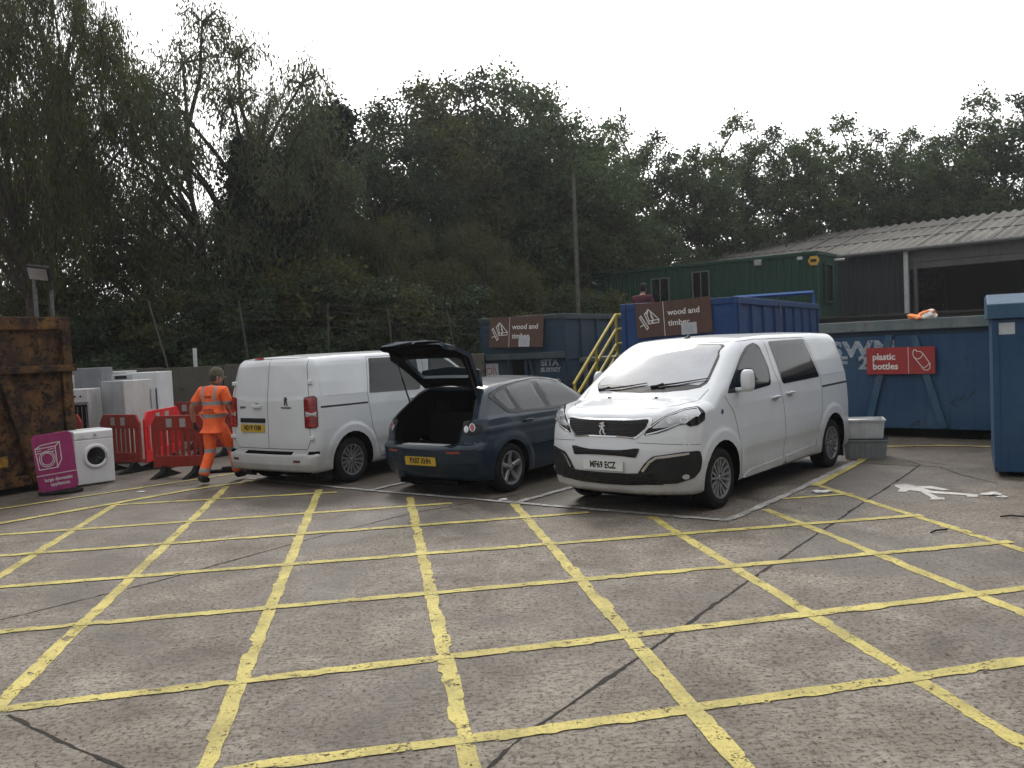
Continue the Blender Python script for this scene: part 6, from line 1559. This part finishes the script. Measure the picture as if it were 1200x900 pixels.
def make_ground():
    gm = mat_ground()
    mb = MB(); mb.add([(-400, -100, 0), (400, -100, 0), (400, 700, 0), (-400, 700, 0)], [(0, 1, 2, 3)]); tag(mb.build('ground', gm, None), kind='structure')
    ym = mat_mark('yellow_marking', (.52, .435, .125), .375); wm = mat_mark('white_marking', (.42, .41, .39), .36)
    Y = .096
    painted('yellow_hatching', [([(-60, 712), (0, 675), (137, 590)], Y), ([(-80, 905), (0, 825), (130, 700), (266, 570)], Y), ([(230, 925), (243, 893), (374, 574)], Y), ([(480, 583), (553, 905)], Y), ([(602, 590), (893, 925)], Y), ([(762, 605), (1240, 897)], Y), ([(897, 597), (1240, 735)], Y), ([(956, 568), (1240, 658)], Y*.9)], ym, .003)
    painted('yellow_hatching', [([(240, 912), (303, 898), (600, 861), (1260, 767)], Y), ([(-60, 839), (0, 832), (600, 762), (1250, 684)], Y), ([(-60, 747), (0, 741), (600, 687), (1185, 635)], Y), ([(-60, 694), (0, 688.5), (600, 641.5), (1080, 604)], Y), ([(-60, 657), (0, 652), (600, 608), (690, 601)], Y), ([(-60, 631), (0, 627), (530, 590)], Y), ([(137, 592), (395, 577)], Y), ([(915, 585), (1000, 579)], Y*.8)], ym, .006)
    painted('yellow_edge_line', [([(-60, 626), (0, 614), (137, 590), (220, 575), (310, 562)], .12), ([(-60, 609), (0, 597), (245, 560), (300, 551)], .08), ([(955, 570), (1013, 538)], .12), ([(1030, 524), (1104, 522.5), (1160, 524)], .08), ([(985, 526), (1010, 524)], .06)], ym, .009)
    painted('white_bay_line', [([(853, 611), (700, 598), (600, 589.5), (430, 575), (300, 562), (290, 561)], .085), ([(853, 611), (930, 577), (1003, 541)], .085), ([(605, 590), (665, 573), (760, 546)], .085), ([(430, 576), (475, 566), (560, 545)], .085)], wm, .012, .010)
    # walking figure painted on the ground
    z = 4.615; q = lambda x, y: G(940+x/z, 560+y/z)
    P = [[(500, 40), (560, 33), (598, 42), (592, 62), (560, 78), (515, 76), (530, 58), (505, 50)], [(560, 48), (600, 42), (700, 72), (952, 92), (950, 105), (893, 104), (888, 96), (690, 84), (735, 105), (772, 110), (770, 120), (690, 119), (700, 110), (640, 76), (560, 66)], [(600, 48), (700, 47), (795, 66), (760, 70), (690, 60), (600, 58)]]
    mb = MB()
    for i, pl in enumerate(P):
        v = [q(*p) for p in pl]; mb.add([(p.x, p.y, .0045+.001*i) for p in v], [tuple(range(len(v)))[::-1]])
    o = mb.build('walking_figure_marking', mat_mark('figure_white', (.62, .60, .56), .40), None); tag(o, kind='structure')
    # slab joints and cracks
    jm = mat_basic('joint_tar', (.022, .019, .016), .9, scale=30, var=.4)
    painted('slab_joint', [([(-60, 743), (0, 727), (190, 680), (370, 630), (480, 602), (575, 585), (620, 578)], .020), ([(560, 915), (600, 872), (750, 770), (900, 665), (1000, 597), (1060, 558), (1078, 545)], .022), ([(10, 838), (70, 869), (150, 903), (170, 912)], .020), ([(1005, 543), (1100, 547), (1128, 557), (1170, 567)], .016), ([(1080, 545), (1056, 538), (1110, 545)], .012)], jm, .0022, .006)
    # muck and grit along joints, litter
    rs = random.Random(4); lm = mat_basic('leaf_litter', (.05, .035, .02), .9, var=.5, scale=40); mb = MB()
    for k in range(700):
        px, py = rs.uniform(-30, 1230), rs.choice([rs.uniform(560, 700), rs.uniform(560, 900)]); p = G(px, py); s = rs.uniform(.003, .009); a = rs.uniform(0, 3.14); T = Matrix.Translation((p.x, p.y, .006)) @ Matrix.Rotation(a, 4, 'Z') @ Matrix.Rotation(rs.uniform(-.2, .2), 4, 'X')
        mb.prism([(-s, 0), (0, s*.5), (s*1.2, 0), (0, -s*.4)], 0, .003, T)
    tag(mb.build('leaf_litter', lm, None), 'small dead leaves and grit scattered over the concrete', 'litter', kind='stuff')
    pm = mat_basic('litter_white', (.55, .54, .52), .8); 
    for (px, py, s, lab) in ((962, 577, .10, 'crumpled white scrap of paper near the bay corner'), (1162, 580, .09, 'white scrap of litter beside the painted walking figure'), (1175, 583, .05, 'tiny white scrap next to the larger litter'), (165, 577, .05, 'small pale scrap on the ground in front of the washing machine'), (590, 586, .05, 'pale scrap lying by the rear wheel of the blue car')):
        bm = bmesh.new(); bmesh.ops.create_icosphere(bm, subdivisions=2, radius=s)
        for v in bm.verts: v.co = Vector((v.co.x*rs.uniform(.7, 1.4), v.co.y*rs.uniform(.5, 1), max(-.004, v.co.z*rs.uniform(.05, .35))))
        me = bpy.data.meshes.new('litter'); bm.to_mesh(me); bm.free(); p = G(px, py); o = new_obj('litter', me, None, [pm]); o.location = (p.x, p.y, .01); tag(o, lab, 'litter')
    for (px, py, a, lab) in ((1100, 624, .5, 'dark twig on the concrete inside the right hatching'), (1187, 607, -.2, 'dark twig near the right edge of the hatching')):
        m = MB(); p = G(px, py); m.tube([(-.11, 0, .012), (-.02, .012, .018), (.11, -.01, .012)], .008, 5); o = m.build('twig', M['rubber'], None); o.location = (p.x, p.y, .004); o.rotation_euler = (0, 0, a); tag(o, lab, 'twig')
    # upper yard and bank
    um = mat_basic('upper_yard', (.10, .09, .08), .95, scale=.8, var=.3)
    mb = MB(); mb.prism([(1.0, 32.2), (36, 8.6), (90, 8), (90, 70), (1.0, 70)], 0, 2.2); tag(mb.build('upper_yard', um, None), kind='structure')
    X = np.linspace(-90, -1.3, 70); Yv = np.concatenate([np.linspace(20.35, 36, 20), np.linspace(38, 120, 10)]); V = []
    for y in Yv:
        for x in X: V.append((x, y, float(bank_z(x, y))))
    F = [(j*70+i, j*70+i+1, (j+1)*70+i+1, (j+1)*70+i) for j in range(len(Yv)-1) for i in range(69)]
    mb = MB(); mb.add(V, F); b0 = len(mb.v); 
    for i in range(69): mb.add([(X[i], 20.35, 0), (X[i+1], 20.35, 0), (X[i+1], 20.35, float(bank_z(X[i+1], 20.35))), (X[i], 20.35, float(bank_z(X[i], 20.35)))], [(0, 1, 2, 3)])
    for j in range(len(Yv)-1): mb.add([(-1.3, Yv[j], 0), (-1.3, Yv[j+1], 0), (-1.3, Yv[j+1], float(bank_z(-1.3, Yv[j+1]))), (-1.3, Yv[j], float(bank_z(-1.3, Yv[j])))], [(0, 1, 2, 3)])
    tag(mb.build('earth_bank', mat_basic('earth', (.030, .026, .018), 1, scale=2, var=.4), None, smooth=50), kind='structure')

def make_sky():
    w = bpy.data.worlds.new('World'); scene.world = w; w.use_nodes = True; nt = w.node_tree; bg = nt.nodes['Background']
    sky = nt.nodes.new('ShaderNodeTexSky'); sky.sky_type = 'NISHITA'; sky.sun_disc = False; sky.sun_elevation = R_(SUN_EL); sky.sun_rotation = R_(SUN_AZ); sky.air_density = 1.5; sky.dust_density = 4
    v = coord(nt, 'Generated'); mp = node(nt, 'ShaderNodeMapping'); mp.inputs['Scale'].default_value = (1, 1, 2.2); link(nt, v, mp.inputs[0])
    n = noise(nt, mp.outputs[0], 1.7, 6, .55, .4)
    cloud = ramp(nt, n, [(.30, (10.8, 11.1, 11.5)), (.50, (13.4, 13.5, 13.6)), (.72, (17, 17, 17))])
    sp = nt.nodes.new('ShaderNodeSeparateXYZ'); link(nt, v, sp.inputs[0]); k = math_n(nt, 'MULTIPLY_ADD', sp.outputs[1], .56); k.node.inputs[2].default_value = .76; k2 = math_n(nt, 'ADD', k, math_n(nt, 'MULTIPLY', math_n(nt, 'MAXIMUM', sp.outputs[2], 0.0), .42))
    mm = nt.nodes.new('ShaderNodeVectorMath'); mm.operation = 'SCALE'; link(nt, mixc(nt, .88, sky.outputs[0], cloud), mm.inputs[0]); link(nt, k2, mm.inputs['Scale']); link(nt, mm.outputs[0], bg.inputs[0]); bg.inputs[1].default_value = .1
    s = bpy.data.lights.new('sun', 'SUN'); s.energy = SUN_E; s.angle = R_(14); s.color = (1, .96, .90); so = bpy.data.objects.new('sun', s); COL.objects.link(so)
    az, el = R_(SUN_AZ), R_(SUN_EL); d = Vector((math.sin(az)*math.cos(el), math.cos(az)*math.cos(el), math.sin(el))); so.rotation_euler = d.to_track_quat('Z', 'Y').to_euler(); so.location = d*60
SUN_AZ, SUN_EL, SUN_E = -8, 42, 1.3
def make_camera():
    c = bpy.data.cameras.new('camera'); c.sensor_width = 36; c.lens = CF/1200*36; c.clip_end = 2000; c.clip_start = .1
    o = bpy.data.objects.new('camera', c); COL.objects.link(o); m = Matrix.Identity(4)
    for i in range(3): m[i][0] = CR[0][i]; m[i][1] = -CR[1][i]; m[i][2] = -CR[2][i]
    m[2][3] = CH; o.matrix_world = m; scene.camera = o
def main():
    make_ground(); make_sky(); make_camera()
    make_containers(); make_stairs(); make_buildings()
    make_appliances(); make_barriers(); make_people()
    make_van('parked_van', 'white crew van facing the camera, nearest, with front plate MF69 ECZ', 1.537, 9.863, 229.1, 'MF69 ECZ', 'MF69 ECZ')
    make_van('parked_van', 'white van seen from behind with closed rear doors and tall red tail lights', -1.32, 15.60, 56.4, 'HD19 VXM', 'HD19 VXM')
    make_hatch('parked_car', 'dark blue hatchback with its tailgate open and yellow rear plate', .841, 13.556, 53.3)
    make_trees(); make_haze()
    scene.view_settings.view_transform = 'Standard'; scene.view_settings.look = 'None'; scene.view_settings.exposure = EXPO; scene.view_settings.gamma = 1
    scene.cycles.max_bounces = 6; scene.cycles.transparent_max_bounces = 12; scene.cycles.caustics_reflective = False; scene.cycles.caustics_refractive = False
    scene.cycles.use_denoising = True; scene.cycles.sample_clamp_indirect = 6
def make_haze():
    mb = MB(); mb.box(-110, 110, -12, 150, -1, 32); m = bpy.data.materials.new('haze'); m.use_nodes = True; nt = m.node_tree; nt.nodes.clear()
    o = nt.nodes.new('ShaderNodeOutputMaterial'); v = nt.nodes.new('ShaderNodeVolumePrincipled'); v.inputs['Density'].default_value = HAZE; v.inputs['Color'].default_value = (.93, .96, 1, 1); v.inputs['Anisotropy'].default_value = .5; nt.links.new(v.outputs[0], o.inputs['Volume'])
    tag(mb.build('haze', m, None), kind='stuff')
HAZE = .0006
EXPO = 0.1
main()
